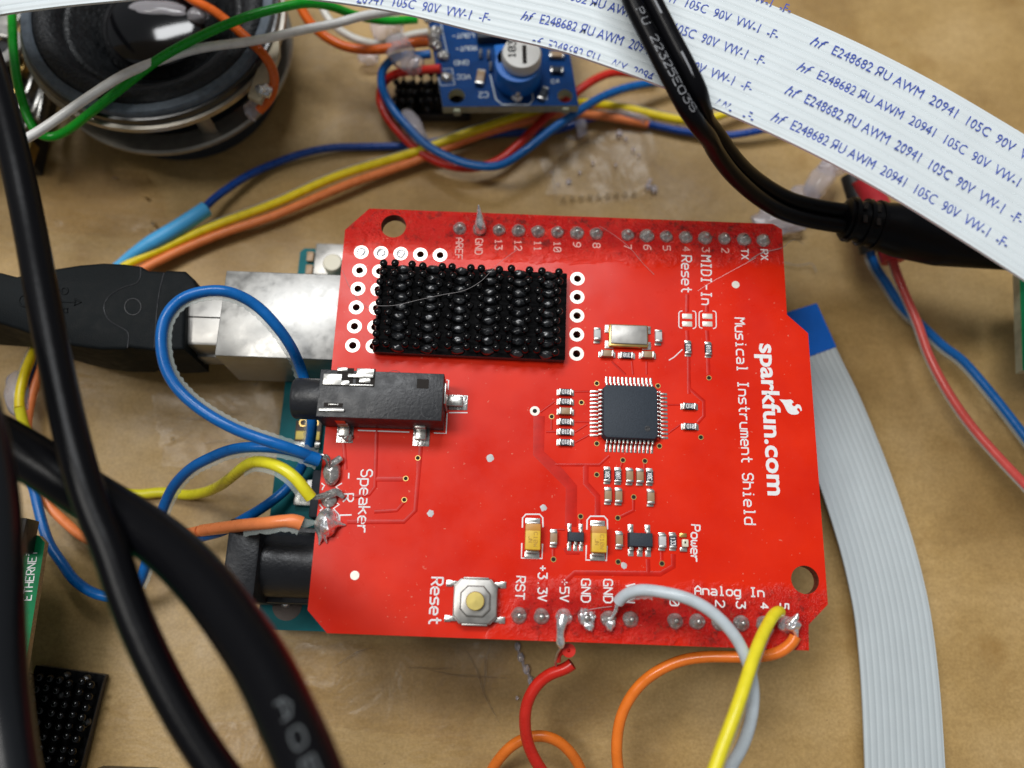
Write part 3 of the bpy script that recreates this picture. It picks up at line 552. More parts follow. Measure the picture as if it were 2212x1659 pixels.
# audio socket
x0, x1, y0, y1, zt = 8.85, 23.3, 23.75, 29.45, 5.0
jk = build('audio_socket', MB().prism([(x0, y0), (x1, y0), (x1, y1), (x0, y1)], 0.3, zt, 0.12), 'black_plastic', shield, origin=(16, 26.5, 0))
m = MB(); m.tube([(x0 + .2, 26.45, 2.6), (x0 - 3.0, 26.45, 2.6), (x0 - 3.3, 26.45, 2.6)], lambda t: 2.45 if t < .9 else 2.25, 36); m.tube([(x0 - 3.28, 26.45, 2.6), (x0 - 3.32, 26.45, 2.6)], 1.8, 28, m=1)
build('barrel', m, ['black_plastic', 'hole'], jk)
def top(k, x, y): return T(k, x, y, zt)
def plate_on(name, k, xa, ya, xb, yb, z0, h, m_, parent, bev=0.06):
    a = T(k, xa, ya, z0); b = T(k, xb, yb, z0); return build(name, MB().box(((a.x + b.x) / 2, (a.y + b.y) / 2, z0), (abs(b.x - a.x), abs(b.y - a.y), h), bev), m_, parent)
plate_on('slot', 'F', 705, 1450, 825, 1600, zt + .0, .05, 'hole', jk, 0); plate_on('slot', 'F', 860, 1455, 1000, 1605, zt, .05, 'hole', jk, 0)
plate_on('contact', 'F', 595, 1498, 735, 1592, zt + .1, .3, 'tin', jk); plate_on('contact', 'F', 705, 1448, 786, 1480, zt - .1, .3, 'tin', jk); plate_on('contact', 'F', 735, 1552, 800, 1592, zt + .1, .28, 'tin', jk)
plate_on('contact', 'F', 862, 1456, 998, 1512, zt - .05, .3, 'tin', jk); plate_on('contact', 'F', 790, 1498, 992, 1534, zt + .18, .24, 'tin', jk); plate_on('contact', 'F', 880, 1534, 968, 1572, zt + .08, .22, 'tin', jk); plate_on('contact', 'F', 800, 1580, 992, 1600, zt + .1, .2, 'tin', jk)
plate_on('slot', 'J', 596, 222, 745, 262, zt, .05, 'hole', jk, 0); plate_on('contact', 'J', 628, 230, 714, 244, zt + .05, .15, 'tin', jk); plate_on('contact', 'J', 556, 268, 758, 298, zt + .1, .35, 'tin', jk)
plate_on('slot', 'J', 1345, 32, 1436, 110, zt, .05, 'hole', jk, 0)
a = T('J', 665, 300, zt); b = T('J', 755, 410, 1.2); c = T('J', 765, 470, .3)
build('contact_strip', MB().add([a + Vector((-.9, .1, .1)), a + Vector((.9, .1, .1)), (b.x + .45, y0 - .05, 3.2), (b.x - .7, y0 - .05, 3.2), (b.x + .55, y0 - .25, 1.2), (b.x - .5, y0 - .25, 1.2)], [(0, 1, 2, 3), (3, 2, 4, 5)]), 'copper', jk)
for x, y, r in ((655, 150, 50), (935, 265, 75), (1440, 285, 65), (1160, 35, 75)): q = top('J', x, y); build('mould_mark', MB().ring((q.x, q.y, 0), r / 68 - .04, r / 68, zt - .02, .04, 32), 'black_plastic', jk)
for k, x, y, w, l in (('J', 765, 478, 2.0, 2.1), ('J', 1378, 505, 2.0, 2.1), ('J', 1675, 222, 2.3, 1.9)):
    q = T(k, x, y); t = build('solder_tab', MB().box((q.x, q.y, 0.03), (w, l, 0.08), 0.03), 'dull_solder', jk)
    if k == 'J' and x < 1600: build('foot', MB().box((q.x, q.y + 0.35, 0.45), (1.25, 1.5, 0.75), 0.12).box((q.x, q.y + .9, 1.2), (1.2, .4, 2.2), .06), 'tin', t)
    else: build('foot', MB().box((q.x - 0.35, q.y, 0.5), (1.9, 1.25, 0.6), 0.12).box((x1 + .15, q.y, 2.2), (.25, 2.6, 3.6), .06), 'tin', t)
q = T('J', 790, 500, .3); build('solder_blob', MB().ell((q.x, q.y, 0.1), (.6, .55, .5), 16, 8, jit=.5), 'dull_solder', jk)

# soldered header pins
def joint(x, y, m_='dull_solder', r=0.9, h=1.0, seed=0):
    random.seed(seed); j = lambda s: random.uniform(-s, s)
    m = MB().lathe([(r, 0), (r * .97, .12), (r * .86, .32), (r * .68, .52), (r * .46, .74), (r * .33, .92), (r * .31, h)], (0, 0, 0), 24)
    m.ell((0, 0, h - .02), (r * .32, r * .32, .22), 14, 5, low=0.0)
    for q in m.v:
        d = noise.noise(q * 1.6 + Vector((seed * 3.1, 0, 0))) * 0.13; q.x *= 1 + d; q.y *= 1 + d * .7; q.x += q.z * j(.04); q.y += q.z * j(.04)
        q.x += x; q.y += y
    return build('solder_joint', m, m_, shield)
for i, x in enumerate(PX): joint(x, 50.8, seed=i, r=0.9 + 0.05 * math.sin(i * 2.3), h=0.85 + .2 * math.sin(i * 1.7))
BX = [33.02 + 2.54 * k for k in range(6)] + [50.8 + 2.54 * k for k in range(6)]
for i, x in enumerate(BX): joint(x, 2.54, 'solder' if i in (2, 11) else 'dull_solder', r=1.0 if i in (2, 11) else .93, h=1.3 if i == 11 else .8, seed=40 + i)
q = [T('F', 1855, 350, .3), T('F', 1850, 290, 1.3), T('F', 1845, 220, 2.2), T('F', 1838, 140, 3.4)]
build('solder_spike', MB().tube(smooth(spline(q, .15), 1), lambda t: 0.66 - .25 * t - .38 * t ** 4 + .08 * math.sin(7 * t), 14), 'solder', shield)
q = [T('R', 515, 430, .7), T('R', 490, 520, .7), T('R', 484, 600, .3), T('R', 492, 690, -.3)]
build('solder_bridge', MB().tube(smooth(spline(q, .15), 1), lambda t: 0.62 - .18 * t + .06 * math.sin(9 * t) - .25 * max(0, t - .85) * 5, 14, flat=.8), 'solder', shield)
m = MB(); q = T('R', 672, 440); m.ell((q.x, q.y, .3), (.6, .95, .75), 18, 10, jit=.55); q = T('R', 715, 515); m.ell((q.x, q.y, .25), (.62, .62, .5), 16, 8, jit=.4); q = T('R', 735, 440); m.ell((q.x, q.y, .2), (.45, .6, .55), 14, 8, jit=.6); build('solder_lump', m, 'solder', shield)
m = MB(); q = T('R', 880, 500); m.ell((q.x, q.y, .5), (.52, .85, .55), 18, 10, jit=.4); q = T('R', 925, 400); m.tube(spline([T('R', 885, 470, .9), T('R', 925, 400, 1.3), T('R', 945, 330, 1.9)], .2), .22, 10); build('solder_lump', m, 'solder', shield)
m = MB(); q = T('S', 335, 510); m.ell((q.x, q.y, .4), (1.0, .85, 1.1), 22, 12, jit=.25); m.tube([T('S', 350, 480, .9), T('S', 385, 440, 1.3), T('S', 392, 415, 1.5)], lambda t: .5 - .42 * t, 10); m.tube([T('S', 350, 520, .7), T('S', 375, 560, .8), T('S', 385, 605, .6)], lambda t: .55 - .35 * t, 10); build('solder_lump', m, 'solder', shield)
# speaker wire pads
m = MB(); q = T('J', 662, 790); m.ell((q.x, q.y, .25), (1.05, 1.55, 1.1), 24, 12, jit=.18); m.tube([T('J', 640, 730, 1.2), T('J', 690, 695, .9), T('J', 730, 665, .6)], lambda t: .5 - .1 * t, 10, flat=.6); build('solder_lump', m, 'dull_solder', shield)
m = MB(); q = T('J', 635, 1000); m.ell((q.x, q.y, .1), (.95, 1.0, .55), 22, 10, jit=.15); m.tube(smooth(spline([T('J', 560, 985, .7), T('J', 640, 960, .9), T('J', 700, 940, .7), T('J', 755, 985, .4)], .2)), lambda t: .25 + .25 * math.sin(math.pi * t), 12, flat=.6); build('solder_lump', m, 'dull_solder', shield)
m = MB(); q = T('J', 620, 1195); m.ell((q.x, q.y, .3), (1.35, 1.75, 1.45), 28, 14, jit=.1)
for a, b, r in (((580, 1270), (556, 1365), .55), ((600, 1290), (618, 1350), .4), ((690, 1195), (768, 1206), .6), ((550, 1200), (522, 1180), .7)): m.tube(spline([T('J', 615, 1210, .9), T('J', *a, .6), T('J', *b, .15)], .2), lambda t, r=r: r * 2.0 * (1 - t) ** 1.4 + .1, 12)
build('solder_lump', m, 'solder', shield)
# ------------------------------------------------------------------ teal controller board underneath
ZT = -13.0
ctl = thing('microcontroller_board', (34, 27, G0), 'teal printed circuit board almost hidden under the red board, with a silver cable socket', 'circuit board')
ol = [(0.6, 53.3), (0.0, 52.7), (0, 0.6), (.6, 0), (66, 0), (66, 2.6), (68.5, 5), (68.5, 38), (66, 40.5), (66, 51.5), (64.5, 53.3)]
build('board', plate(ol, [((14, 50.8), 1.6, 24), ((66.04, 7.6), 1.6, 24), ((2.2, 22.9), .3, 10), ((5.5, 20), .3, 10), ((4.2, 16.3), .3, 10)], ZT - 1.6, ZT), ['teal', 'teal', 'hole'], ctl)
for x, y in ((5, 3), (60, 4), (8, 50), (60, 46)): build('standoff', MB().lathe([(0.001, ZT - 1.5), (2.4, ZT - 1.5), (2.4, G0), (0.001, G0)], (x, y, 0), 20), 'black_plastic', ctl)
# cable socket: folded sheet metal, open to the left
ux0, ux1, uy0, uy1, uz1 = -6.3, 9.9, 32.9, 44.6, -2.1
m = MB(); cy = (uy0 + uy1) / 2
m.box(((ux0 + ux1) / 2, cy, uz1 - .2), (ux1 - ux0, uy1 - uy0, .4), .16).box(((ux0 + ux1) / 2, cy, ZT + .3), (ux1 - ux0, uy1 - uy0 - 1, .4), .1)
m.box(((ux0 + ux1) / 2, uy1 - .2, (uz1 + ZT) / 2), (ux1 - ux0 - .02, .4, uz1 - ZT - .3), .1).box(((ux0 + ux1) / 2, uy0 + .2, (uz1 + ZT) / 2), (ux1 - ux0 - .02, .4, uz1 - ZT - .3), .1).box((ux1 - .3, cy, (uz1 + ZT) / 2), (.4, uy1 - uy0 - .5, uz1 - ZT - .5), .1)
MT['socket_metal'] = mat('worn_tinplate', (0.35, 0.345, 0.33), 0.4, 0.8, var=0.15, vscale=900, rvar=0.09, bump=0.000015, bscale=900)
build('cable_socket', m, 'socket_metal', ctl)
# power socket: square collar and half-round back
m = MB(); m.box((0.35, 7.8, -7.3), (3.9, 9.6, 11.4), .35)
pr = [(3.45, -4.5)] + [(3.95 * math.cos(a), 3.95 * math.sin(a)) for a in [math.pi * k / 14 for k in range(15)]] + [(-4.2, -4.5)]
b = MB(); vs0 = [(2.2, 7.8 + y, -6.6 + z) for y, z in pr]; n = len(pr); vs1 = [(12.6, q[1], q[2]) for q in vs0]
b.add(vs0 + vs1, [(k, (k + 1) % n, n + (k + 1) % n, n + k) for k in range(n)] + [tuple(range(n)), tuple(range(n, 2 * n))]); b.box((7.4, 7.8, -9.9), (10.3, 9.3, 5.6), .3)
o = build('power_socket', m, 'black_plastic', ctl); build('sleeve', b, 'black_plastic', o, angle=30)
q = T('Q', 290, 325, ZT); build('pin', MB().ell((q.x, q.y, ZT), (.75, .7, 1.0), 16, 8, low=0, jit=.2), 'solder', ctl); build('solder_pad', MB().disc((q.x + .2, q.y - .4, ZT + .04), 1.9, 28), 'brown_part', ctl)
# reset key, little parts along the left edge
a = T('F', 525, 475, -12.2); b = T('F', 760, 705, -12.2)
o = build('reset_key', MB().box(((a.x + b.x) / 2 + .5, (a.y + b.y) / 2, -12.3), (5.2, 4.9, 1.4), .2), 'steel', ctl); q = T('F', 670, 620, -10.5); build('knob', MB().lathe([(1.35, -11.8), (1.35, -9.9), (1.2, -9.7), (.001, -9.65)], (q.x, q.y, 0), 28), 'cream', o)
for x, y in ((487, 560), (478, 665)): q = T('F', x, y, -12.7); build('capacitor', MB().box((q.x, q.y, -12.65), (1.0, 1.5, .6), .1), 'cap_body', ctl)
a = T('J', 372, 362, -12); b = T('J', 558, 580, -12)
o = build('resettable_fuse', MB().box(((a.x + b.x) / 2, (a.y + b.y) / 2, -12.5), (b.x - a.x, a.y - b.y, .9), .1), 'brown_part', ctl)
build('contact', MB().box(((a.x + b.x) / 2, b.y + 1.55, -12.03), (b.x - a.x - .3, 1.15, .06), .02), 'yellow_pad', o); build('terminal', MB().box(((a.x + b.x) / 2, b.y + .25, -12.5), (b.x - a.x, .8, .95), .06), 'tin', o)
for x in (.28, .72): build('contact_ring', MB().ring((a.x + (b.x - a.x) * x, b.y + 3.3, 0), .42, .55, -12.05, .06, 24), 'gold', o)
a = T('J', 372, 840, -12); b = T('J', 520, 1055, -12)
o = build('crystal', MB().box(((a.x + b.x) / 2, (a.y + b.y) / 2, -12.4), (b.x - a.x, a.y - b.y, 1.2), .15), 'tin', ctl); build('lid', MB().box(((a.x + b.x) / 2 + .2, (a.y + b.y) / 2 + .2, -11.78), (b.x - a.x - 1.0, a.y - b.y - .7, .14), .05), 'steel', o)
a = T('J', 505, 760, -8); b = T('J', 575, 1150, -8); build('voltage_regulator', MB().box(((a.x + b.x) / 2, (a.y + b.y) / 2, -10.5), (b.x - a.x, a.y - b.y, 5), .3), 'chip', ctl)
for xs, y in (((22.5, 42.9), 50.8), ((44.5, 64.8), 50.8), ((31.7, 47.1), 2.54), ((49.5, 64.8), 2.54)): build('header_strip', MB().box(((xs[0] + xs[1]) / 2, y, (ZT - 1.6) / 2 - .02), (xs[1] - xs[0], 2.4, -1.64 - ZT), .1), 'black_plastic', ctl)

# ------------------------------------------------------------------ patches of mushroom-headed fastener
def fastener(name, label, w, h, cx, cy, z0, rot, ht=3.3, px=3.65, gap=1.38, py=1.18, seed=3, saddles=1.0, group='black fastener patches'):
    random.seed(seed); t = thing(name, (cx, cy, z0), label, 'fastener strip', group)
    R = Matrix.Rotation(rot, 3, 'Z'); W = lambda x, y, z: R @ Vector((x, y, 0)) + Vector((cx, cy, z0 + z))
    bk = MB(); bk.box((0, 0, ht * .18), (w, h, ht * .36), .12)
    for q in bk.v: q.x += .12 * noise.noise(q * .9); q.y += .15 * noise.noise(q * .8 + Vector((5, 0, 0)))
    bk.v = [W(*q) for q in bk.v]; build('backing', bk, 'foam', t)
    bs = MB(); nx, ny = int(w / .3), int(h / .16); rows = []
    for j in range(ny + 1):
        r = []
        for i in range(nx + 1):
            x, y = (i / nx - .5) * w, (j / ny - .5) * h; ph = ((x + w / 2 - .5 - gap / 2) / px) % 1.0
            hump = max(0, math.sin(math.pi * ph)) ** 1.6
            rowp = .5 - .5 * math.cos(2 * math.pi * ((y + h / 2) / py) + .8 * noise.noise(Vector((x * .5, y * .3, seed + 2.0))))
            z = ht * .42 + .12 * rowp + .10 * noise.noise(Vector((x * .6, y * 1.4, seed))) - .1 * (abs(x) > w / 2 - .2)
            r.append(W(x, y, z))
        rows.append(r)
    bs.grid(rows); m = MB(); ny = int(h / py)
    for j in range(ny):
        for i in range(-1, int(w / px) + 1):
            x, y = -w / 2 + .5 + gap + i * px + (px - gap) / 2 + random.uniform(-.1, .1), -h / 2 + .55 + j * (h - 1.0) / max(1, ny - 1) + random.uniform(-.1, .1)
            lo, hi = max(-w / 2, x - (px - gap) / 2 - .1), min(w / 2, x + (px - gap) / 2 + .1)
            if hi - lo < .3 or random.random() > saddles: continue
            k = MB().ell(((lo + hi) / 2, y, ht * .46), ((hi - lo) / 2 * .72, py * .46, .6 + random.uniform(-.08, .15)), 16, 8, low=0.0, jit=.2); k.v = [W(q.x, q.y, q.z) for q in k.v]; bs.add(k.v, k.f, 1)
    build('woven_base', bs, ['velcro_gap', 'velcro_base'], t, angle=0)
    for j in range(ny):
        y = -h / 2 + .55 + j * (h - 1.0) / max(1, ny - 1)
        for i in range(int(w / px) + 1):
            for s in (0, gap):
                x = -w / 2 + .5 + i * px + s
                if x > w / 2 - .1: continue
                xx = x + random.uniform(-.14, .14) + .16 * math.sin(j * 1.9); yy = y + random.uniform(-.16, .16); tilt = random.uniform(-.12, .12)
                a = W(xx - tilt, yy - tilt, ht * .42); b = W(xx, yy, ht - .3); m.tube([a, b], .17, 6, cap=False); m.ell(b, (.5, .5, .42), 14, 8)
    build('hooks', m, 'velcro', t, angle=0); return t
ang = math.atan2(44.21 - 44.42, 37.37 - 13.89)
fastener('fastener_strip', 'glossy black hook fastener patch stuck on the red board over its rings of pads', 23.6, 11.5, 25.95, 38.75, 0.05, ang)
q = P(150, 1575, -14); fastener('fastener_strip', 'black hook fastener patch stuck on the brown tabletop in the bottom left corner', 16, 9.0, q.x - 3.2, q.y - 1.2, G0, math.pi / 2 - .10, ht=3.6, px=2.6, gap=1.3, py=1.25, seed=9, saddles=.22)
a, b = P(850, 165, -13), P(950, 222, -13); fastener('fastener_strip', 'black fastener patch holding up the corner of the small blue board', 12, 5.6, a.x + 6, (a.y + b.y) / 2 + .5, G0, .04, ht=5.2, px=2.7, gap=1.2, py=1.15, seed=5)

# ------------------------------------------------------------------ blue amplifier board
def Z2(x, y, z): return P((1450 + x / 2.4578) / 1.8517, (30 + y / 2.4578) / 1.8517, z)
ZA = -9.0; amp = thing('amplifier_board', (29, 84, ZA - 1.6), 'small blue printed circuit board with a blue and white trimmer, partly under the white ribbon', 'circuit board')
BL, BR = Vector((19.74, 75.28, 0)), Vector((39.98, 76.42, 0)); up = Vector((-3.21, 15.58, 0)).normalized() * 25
h1 = Z2(925, 870, ZA); h2 = Z2(1990, 870, ZA)
build('board', plate([tuple((BL)[:2]), tuple(BR[:2]), tuple((BR + up + Vector((1.2, 0, 0)))[:2]), tuple((BL + up)[:2])], [((h1.x, h1.y), 1.25, 24), ((h2.x, h2.y), 1.15, 24)], ZA - 1.6, ZA), ['amp_blue', 'fr4_pale', 'hole'], amp, angle=30)
for x, y in ((930, 1025), (1995, 1005)): q = Z2(x, y, ZA - .9); build('break_off_stub', MB().box((q.x, q.y, ZA - .9), (1.1, .8, 1.2), .25), 'fr4_pale', amp)
def az(s, a, b, h, w=.16): build('printed_lettering', stroke_text(MB(), s, Z2(*a, ZA) + Vector((0, 0, .01)), Z2(*b, ZA) + Vector((0, 0, .01)), h, w), 'ribbon_grey', amp, angle=80)
az('VCC', (1060, 660), (915, 662), .75); az('GND', (1040, 520), (890, 525), .75); az('ROUT-', (1118, 378), (905, 388), .7); az('LOUT-', (1095, 255), (870, 262), .7)
az('C2', (1232, 832), (1130, 835), .9); az('C3', (1815, 905), (1812, 835), .7); az('C4', (1860, 745), (1945, 738), .6)
def al(pts, w=.16): build('printed_line', MB().tube([Z2(x, y, ZA + .01) for x, y in pts], w / 2, 6, flat=.3), 'ribbon_grey', amp, angle=80)
al([(1255, 660), (1285, 790), (1310, 900), (1375, 955), (1640, 955), (1680, 900), (1655, 790)], .22); al([(770, 140), (800, 300), (840, 470)], .14); al([(745, 690), (770, 765), (905, 760), (880, 600), (790, 605)], .14)
for x, y in ((720, 240), (700, 310), (720, 380), (790, 480), (830, 690), (655, 118)): q = Z2(x, y, ZA); build('solder_joint', MB().ell((q.x, q.y, ZA), (1.0, .85, .9), 18, 9, low=0.0, jit=.35), 'dull_solder', amp)
for x, y, m_, l, w_, r in ((1160, 690, 'cap_body', 2.0, 1.2, 1.45), (1775, 850, 'chip', 1.7, .9, 1.2), (1910, 620, 'chip', 1.5, .9, 0), (1910, 470, 'cap_body', 1.8, 1.0, 0)):
    q = Z2(x, y, ZA + .4); o = build('capacitor' if m_ == 'cap_body' else 'resistor', MB().box((q.x, q.y, ZA + .45), (l, w_, .8), .1, r), m_, amp)
    d = Vector((math.cos(r), math.sin(r), 0)) * (l / 2)
    for s in (-1, 1): build('terminal', MB().box(Vector((q.x, q.y, ZA + .42)) + d * s, (.5, w_ + .05, .8), .08, r), 'tin', o)
q = Z2(1215, 320, ZA); ic = build('microchip', MB().box((q.x + .6, q.y + 2.6, ZA + .9), (4.6, 6.5, 1.5), .15, .12), 'chip', amp)
for x, y in ((1160, 490), (1240, 500), (1260, 615)): w1 = Z2(x, y, ZA + .3); w0 = Z2(x + 2, y - 75, ZA + .8); build('lead', MB().tube(smooth(spline([w0, w0.lerp(w1, .5) + Vector((0, 0, .3)), w1], .2)), .26, 8), 'tin', ic)
# trimmer
q = Z2(1530, 560, ZA + 3.2); tb = build('trimmer', MB().lathe([(3.45, ZA + .1), (3.5, ZA + 3.2), (3.3, ZA + 3.6), (.001, ZA + 3.6)], (q.x, q.y, 0), 36).box((q.x - 1.2, q.y + 1.6, ZA + 1.9), (4.6, 3.6, 3.4), .3, .15), 'pot_blue', amp, angle=30)
q2 = Z2(1565, 440, ZA + 5.2); kb = build('knob', MB().lathe([(2.9, ZA + 3.3), (2.95, ZA + 4.7), (2.7, ZA + 5.3), (.001, ZA + 5.4)], (q2.x, q2.y, 0), 40), 'pot_white', tb, angle=30)
a = Z2(1590, 370, ZA + 5.42); b = Z2(1595, 545, ZA + 5.42); build('screwdriver_slot', MB().tube([a, b], .3, 8, flat=.1), 'hole', kb)
build('marking', stroke_text(MB(), '103', Z2(1500, 490, ZA + 5.42), Z2(1508, 310, ZA + 5.42), 1.0, .2, up=Vector((-1, 0, 0))), 'black_ink', kb, angle=80)
q = Z2(1515, 885, ZA); build('lead', MB().ell((q.x, q.y, ZA), (.9, .9, .7), 18, 8, low=0, jit=.2).tube([Z2(1540, 800, ZA + 1.5), Z2(1518, 885, ZA + .4)], .4, 10), 'solder', tb)

# ------------------------------------------------------------------ round loudspeaker
SC = Vector((-22.3, 84.5, 0)); zr = -1.0
spk = thing('loudspeaker', (SC.x, SC.y, G0), 'round black loudspeaker with a grey rim under the green and white wires', 'loudspeaker')
lp = lambda name, prof, m_, par=spk, ang=35: build(name, MB().lathe(prof, (SC.x, SC.y, 0), 96), m_, par, angle=ang)
lp('rim', [(16.3, zr - .9), (16.25, zr - .1), (16.5, zr + .1), (17.6, zr + .1), (17.8, zr - .2), (17.8, zr - 1.0)], 'gasket')
lp('rim_band', [(17.75, zr - 1.0), (18.2, zr - 1.1), (18.35, zr - 1.6), (18.35, zr - 2.2)], 'velcro_base')
bsk = lp('basket', [(18.2, zr - 2.1), (18.9, zr - 2.2), (18.95, zr - 2.9), (18.2, zr - 3.0), (17.2, zr - 4.5)], 'frame_metal')
lp('lower_ring', [(15.6, -9.6), (18.2, -9.6), (18.5, -9.9), (18.4, -10.6), (15.6, -10.6)], 'frame_metal', bsk)
for k in range(4):
    a = .5 + k * math.pi / 2; d = Vector((math.cos(a), math.sin(a), 0)); build('strut', MB().tube([SC + d * 18.0 + Vector((0, 0, zr - 2.8)), SC + d * 17.4 + Vector((0, 0, -7)), SC + d * 16.5 + Vector((0, 0, -10))], 1.3, 10, flat=.4), 'frame_metal', bsk)
lp('magnet', [(15, -10.3), (14.6, -12), (14.6, G0), (.001, G0)], 'chip')
lp('surround', [(16.4, zr - .6), (15.9, zr + .1), (15.2, zr + .45), (14.3, zr + .4), (13.4, zr - .2), (12.9, zr - 1.2), (12.6, zr - 1.9)], 'surround', ang=0)
lp('cone', [(12.7, zr - 1.8), (12.2, zr - 1.6), (11.7, zr - 2.0), (9.6, zr - 4.2), (8.6, zr - 5.2)], 'cone', ang=0)
DC = SC; build('dust_cap', MB().lathe([(8.8, zr - 5.3), (8.6, zr - 4.4), (8.2, zr - 3.6)] + [(8.2 * math.cos(t), zr - 3.6 + 2.6 * math.sin(t)) for t in [math.pi / 2 * k / 10 for k in range(1, 11)]], (DC.x + .3, DC.y - .2, 0), 64), 'dome', spk, angle=0)
def Z6(x, y, z): return P((600 + x / 2.4578) / 1.8517, (y / 2.4578) / 1.8517, z)
a, b, c = Z6(1010, 960, -5.5), Z6(1180, 540, -5.5), Z6(1260, 300, -5.5)
build('terminal_strip', MB().prism([(q.x, q.y) for q in (Z6(960, 940, -2.7), Z6(1080, 1000, -2.7), Z6(1180, 800, -2.7), Z6(1270, 520, -2.7), Z6(1260, 250, -2.7), Z6(1160, 420, -2.7), Z6(1030, 740, -2.7))], -3.6, -2.7, .1), 'tab', spk)
m = MB(); q = Z6(1120, 880, -2.4); m.ell((q.x, q.y, -2.6), (1.2, 1.0, .9), 18, 10, jit=.3); build('solder_lump', m, 'solder', spk)
q = Z6(990, 1060, -6.5); build('glue_drip', MB().ell((q.x, q.y, -7.0), (1.0, 1.5, 1.2), 18, 10, jit=.4), 'glue', spk)
build('lead_out_wire', MB().tube(spline([Z6(690, 910, -8), Z6(800, 905, -7.2), Z6(940, 870, -6.8)], .2), lambda t: .42 + .1 * math.sin(60 * t), 10), 'copper', spk)
m = MB(); q = T('A', 1250, 40, -1.5); m.ell((q.x, q.y, zr - 2.0), (4.8, 1.8, 1.3), 30, 14, jit=.14); q = T('A', 1560, 60, -1); m.ell((q.x, q.y, zr - 1.6), (1.6, 1.3, 1.0), 18, 10, jit=.15); build('glue_bead', m, 'glue', spk)

# ------------------------------------------------------------------ parts along the left border
gb = thing('computer_board', (-38, 18, G0), 'green printed circuit board with white capital lettering at the left border, behind the black cables', 'circuit board')
zb = -5.0; tr, br = P(97, 1172, zb), P(52, 1470, zb); tl2, tr2 = P(58, 1152, zb), P(84, 1157, zb); far = Vector((-42, 0, 0))
b = plate([(tr.x, tr.y), (tr2.x, tr2.y), (tl2.x, tl2.y), (tl2.x - 42, tl2.y), (br.x - 42, br.y - 20), (br.x + (br.x - tr.x) * .9, br.y - 20)], [], zb - .9, zb)
build('board', b, ['pi_green', 'fr4'], gb, angle=30); build('support', MB().box((tl2.x - 15, br.y, (zb - 1.4 + G0) / 2), (8, 12, zb - 1.4 - G0)), 'black_plastic', gb)
build('printed_lettering', stroke_text(MB(), 'ETHERNET', P(67, 1296, zb + .02), P(81, 1186, zb + .02), .95, .13), 'ink', gb, angle=80)
build('printed_line', MB().tube([P(57, 1200, zb), P(62, 1163, zb)], .07, 6, flat=.3), 'ink', gb)
a = P(30, 1140, zb + 3); build('connector', MB().box((a.x - 3, a.y - .8, zb + 1.5), (8.6, 4.0, 3), .2), 'black_plastic', gb)
a, b = P(200, 1652, -15), P(325, 1652, -15); t = build('flat_black_strip', MB().box(((a.x + b.x) / 2, a.y - 3, -16.5), (b.x - a.x, 5, 3), .2), 'black_plastic', label='flat black strip lying at the bottom border beside the fastener patch', cat='strip')
def Z1(x, y, z): return P(x / 2.37 / 1.8517, y / 2.37 / 1.8517, z)
hs = thing('finned_metal_block', tuple(Z1(200, 1000, G0)), 'silver and gold metal block with slanting fins under the green wire, left of the loudspeaker', 'metal block')
m = MB(); q0, q1 = Z1(300, 700, -12), Z1(120, 1400, -12); ax = (q1 - q0).normalized(); L_ = (q1 - q0).length
build('core', MB().prism([(p.x, p.y) for p in (Z1(420, 690, -13), Z1(240, 1500, -13), Z1(-80, 1500, -13), Z1(60, 640, -13))], G0, -13), 'black_plastic', hs)
for (x0, y0_, x1, y1_), mm in zip(((410, 770, 345, 1130), (395, 790, 300, 1060), (310, 670, 235, 880), (225, 550, 190, 670), (155, 770, 95, 910), (205, 930, 120, 1070), (275, 1120, 185, 1260), (285, 1330, 225, 1500)), ('tin', 'tin', 'tin', 'gold', 'gold', 'tin', 'tin', 'gold')):
    a, b = Z1(x0, y0_, -11), Z1(x1, y1_, -11); d = (b - a).normalized(); s = Vector((-d.y, d.x, 0)) * .34
    build('fin', MB().prism([(p.x, p.y) for p in (a + s, a - s, b - s, b + s)], -13.0, -11.0, .25), mm, hs)
rt = thing('ring_terminal', tuple(Z1(20, 400, -12)), 'grey metal ring with a dark hole in the top left corner, beside the green wire', 'ring terminal')
q = Z1(-20, 430, -8); build('ring', MB().ring((q.x, q.y, 0), 1.9, 3.6, -8.6, .9, 36).box((q.x + .5, q.y + 5, -8.2), (3.6, 7, .9), .3, -.15), 'steel', rt); build('stud', MB().lathe([(1.9, G0), (1.9, -8.9), (.001, -8.9)], (q.x, q.y, 0), 24), 'black_plastic', rt)
q = P(2212, 660, -8); gr = build('circuit_board', plate([(P(2202, 585, -9).x, P(2202, 585, -9).y), (P(2209, 800, -9).x, P(2209, 800, -9).y), (P(2320, 800, -9).x, P(2320, 800, -9).y), (P(2320, 585, -9).x, P(2320, 585, -9).y)], [], -10.6, -9.0), ['pi_green', 'fr4_pale'], label='edge of a pale green circuit board at the right border, under the white ribbon', cat='circuit board')

# ------------------------------------------------------------------ cable plug pushed into the silver socket
zt, zb = -2.6, -12.4
pl = thing('cable_plug', tuple(T('E', 800, 960, G0)), 'chunky black rubber cable plug pushed into the silver socket, marked with a trident symbol', 'cable plug')
op = [(-420, 690), (-100, 680), (0, 678), (130, 712), (270, 684), (420, 652), (640, 618), (830, 602), (1000, 610), (1130, 628), (1190, 664), (1320, 672), (1345, 662), (1488, 668), (1560, 735), (1590, 800), (1560, 850), (1490, 872), (1478, 1300), (1260, 1312), (1040, 1284), (1000, 1300), (800, 1300), (590, 1272), (420, 1230), (280, 1190), (130, 1135), (0, 1095), (-100, 1080), (-420, 1060)]
q = [T('E', x, y, zt) for x, y in op]
body = build('grip', MB().prism([(p.x, p.y) for p in q], zb, zt, .45, seg=3), 'plug', pl, angle=50)
E_ = lambda pts: smooth(spline([T('E', x, y, zt + .0) for x, y in pts], .3))
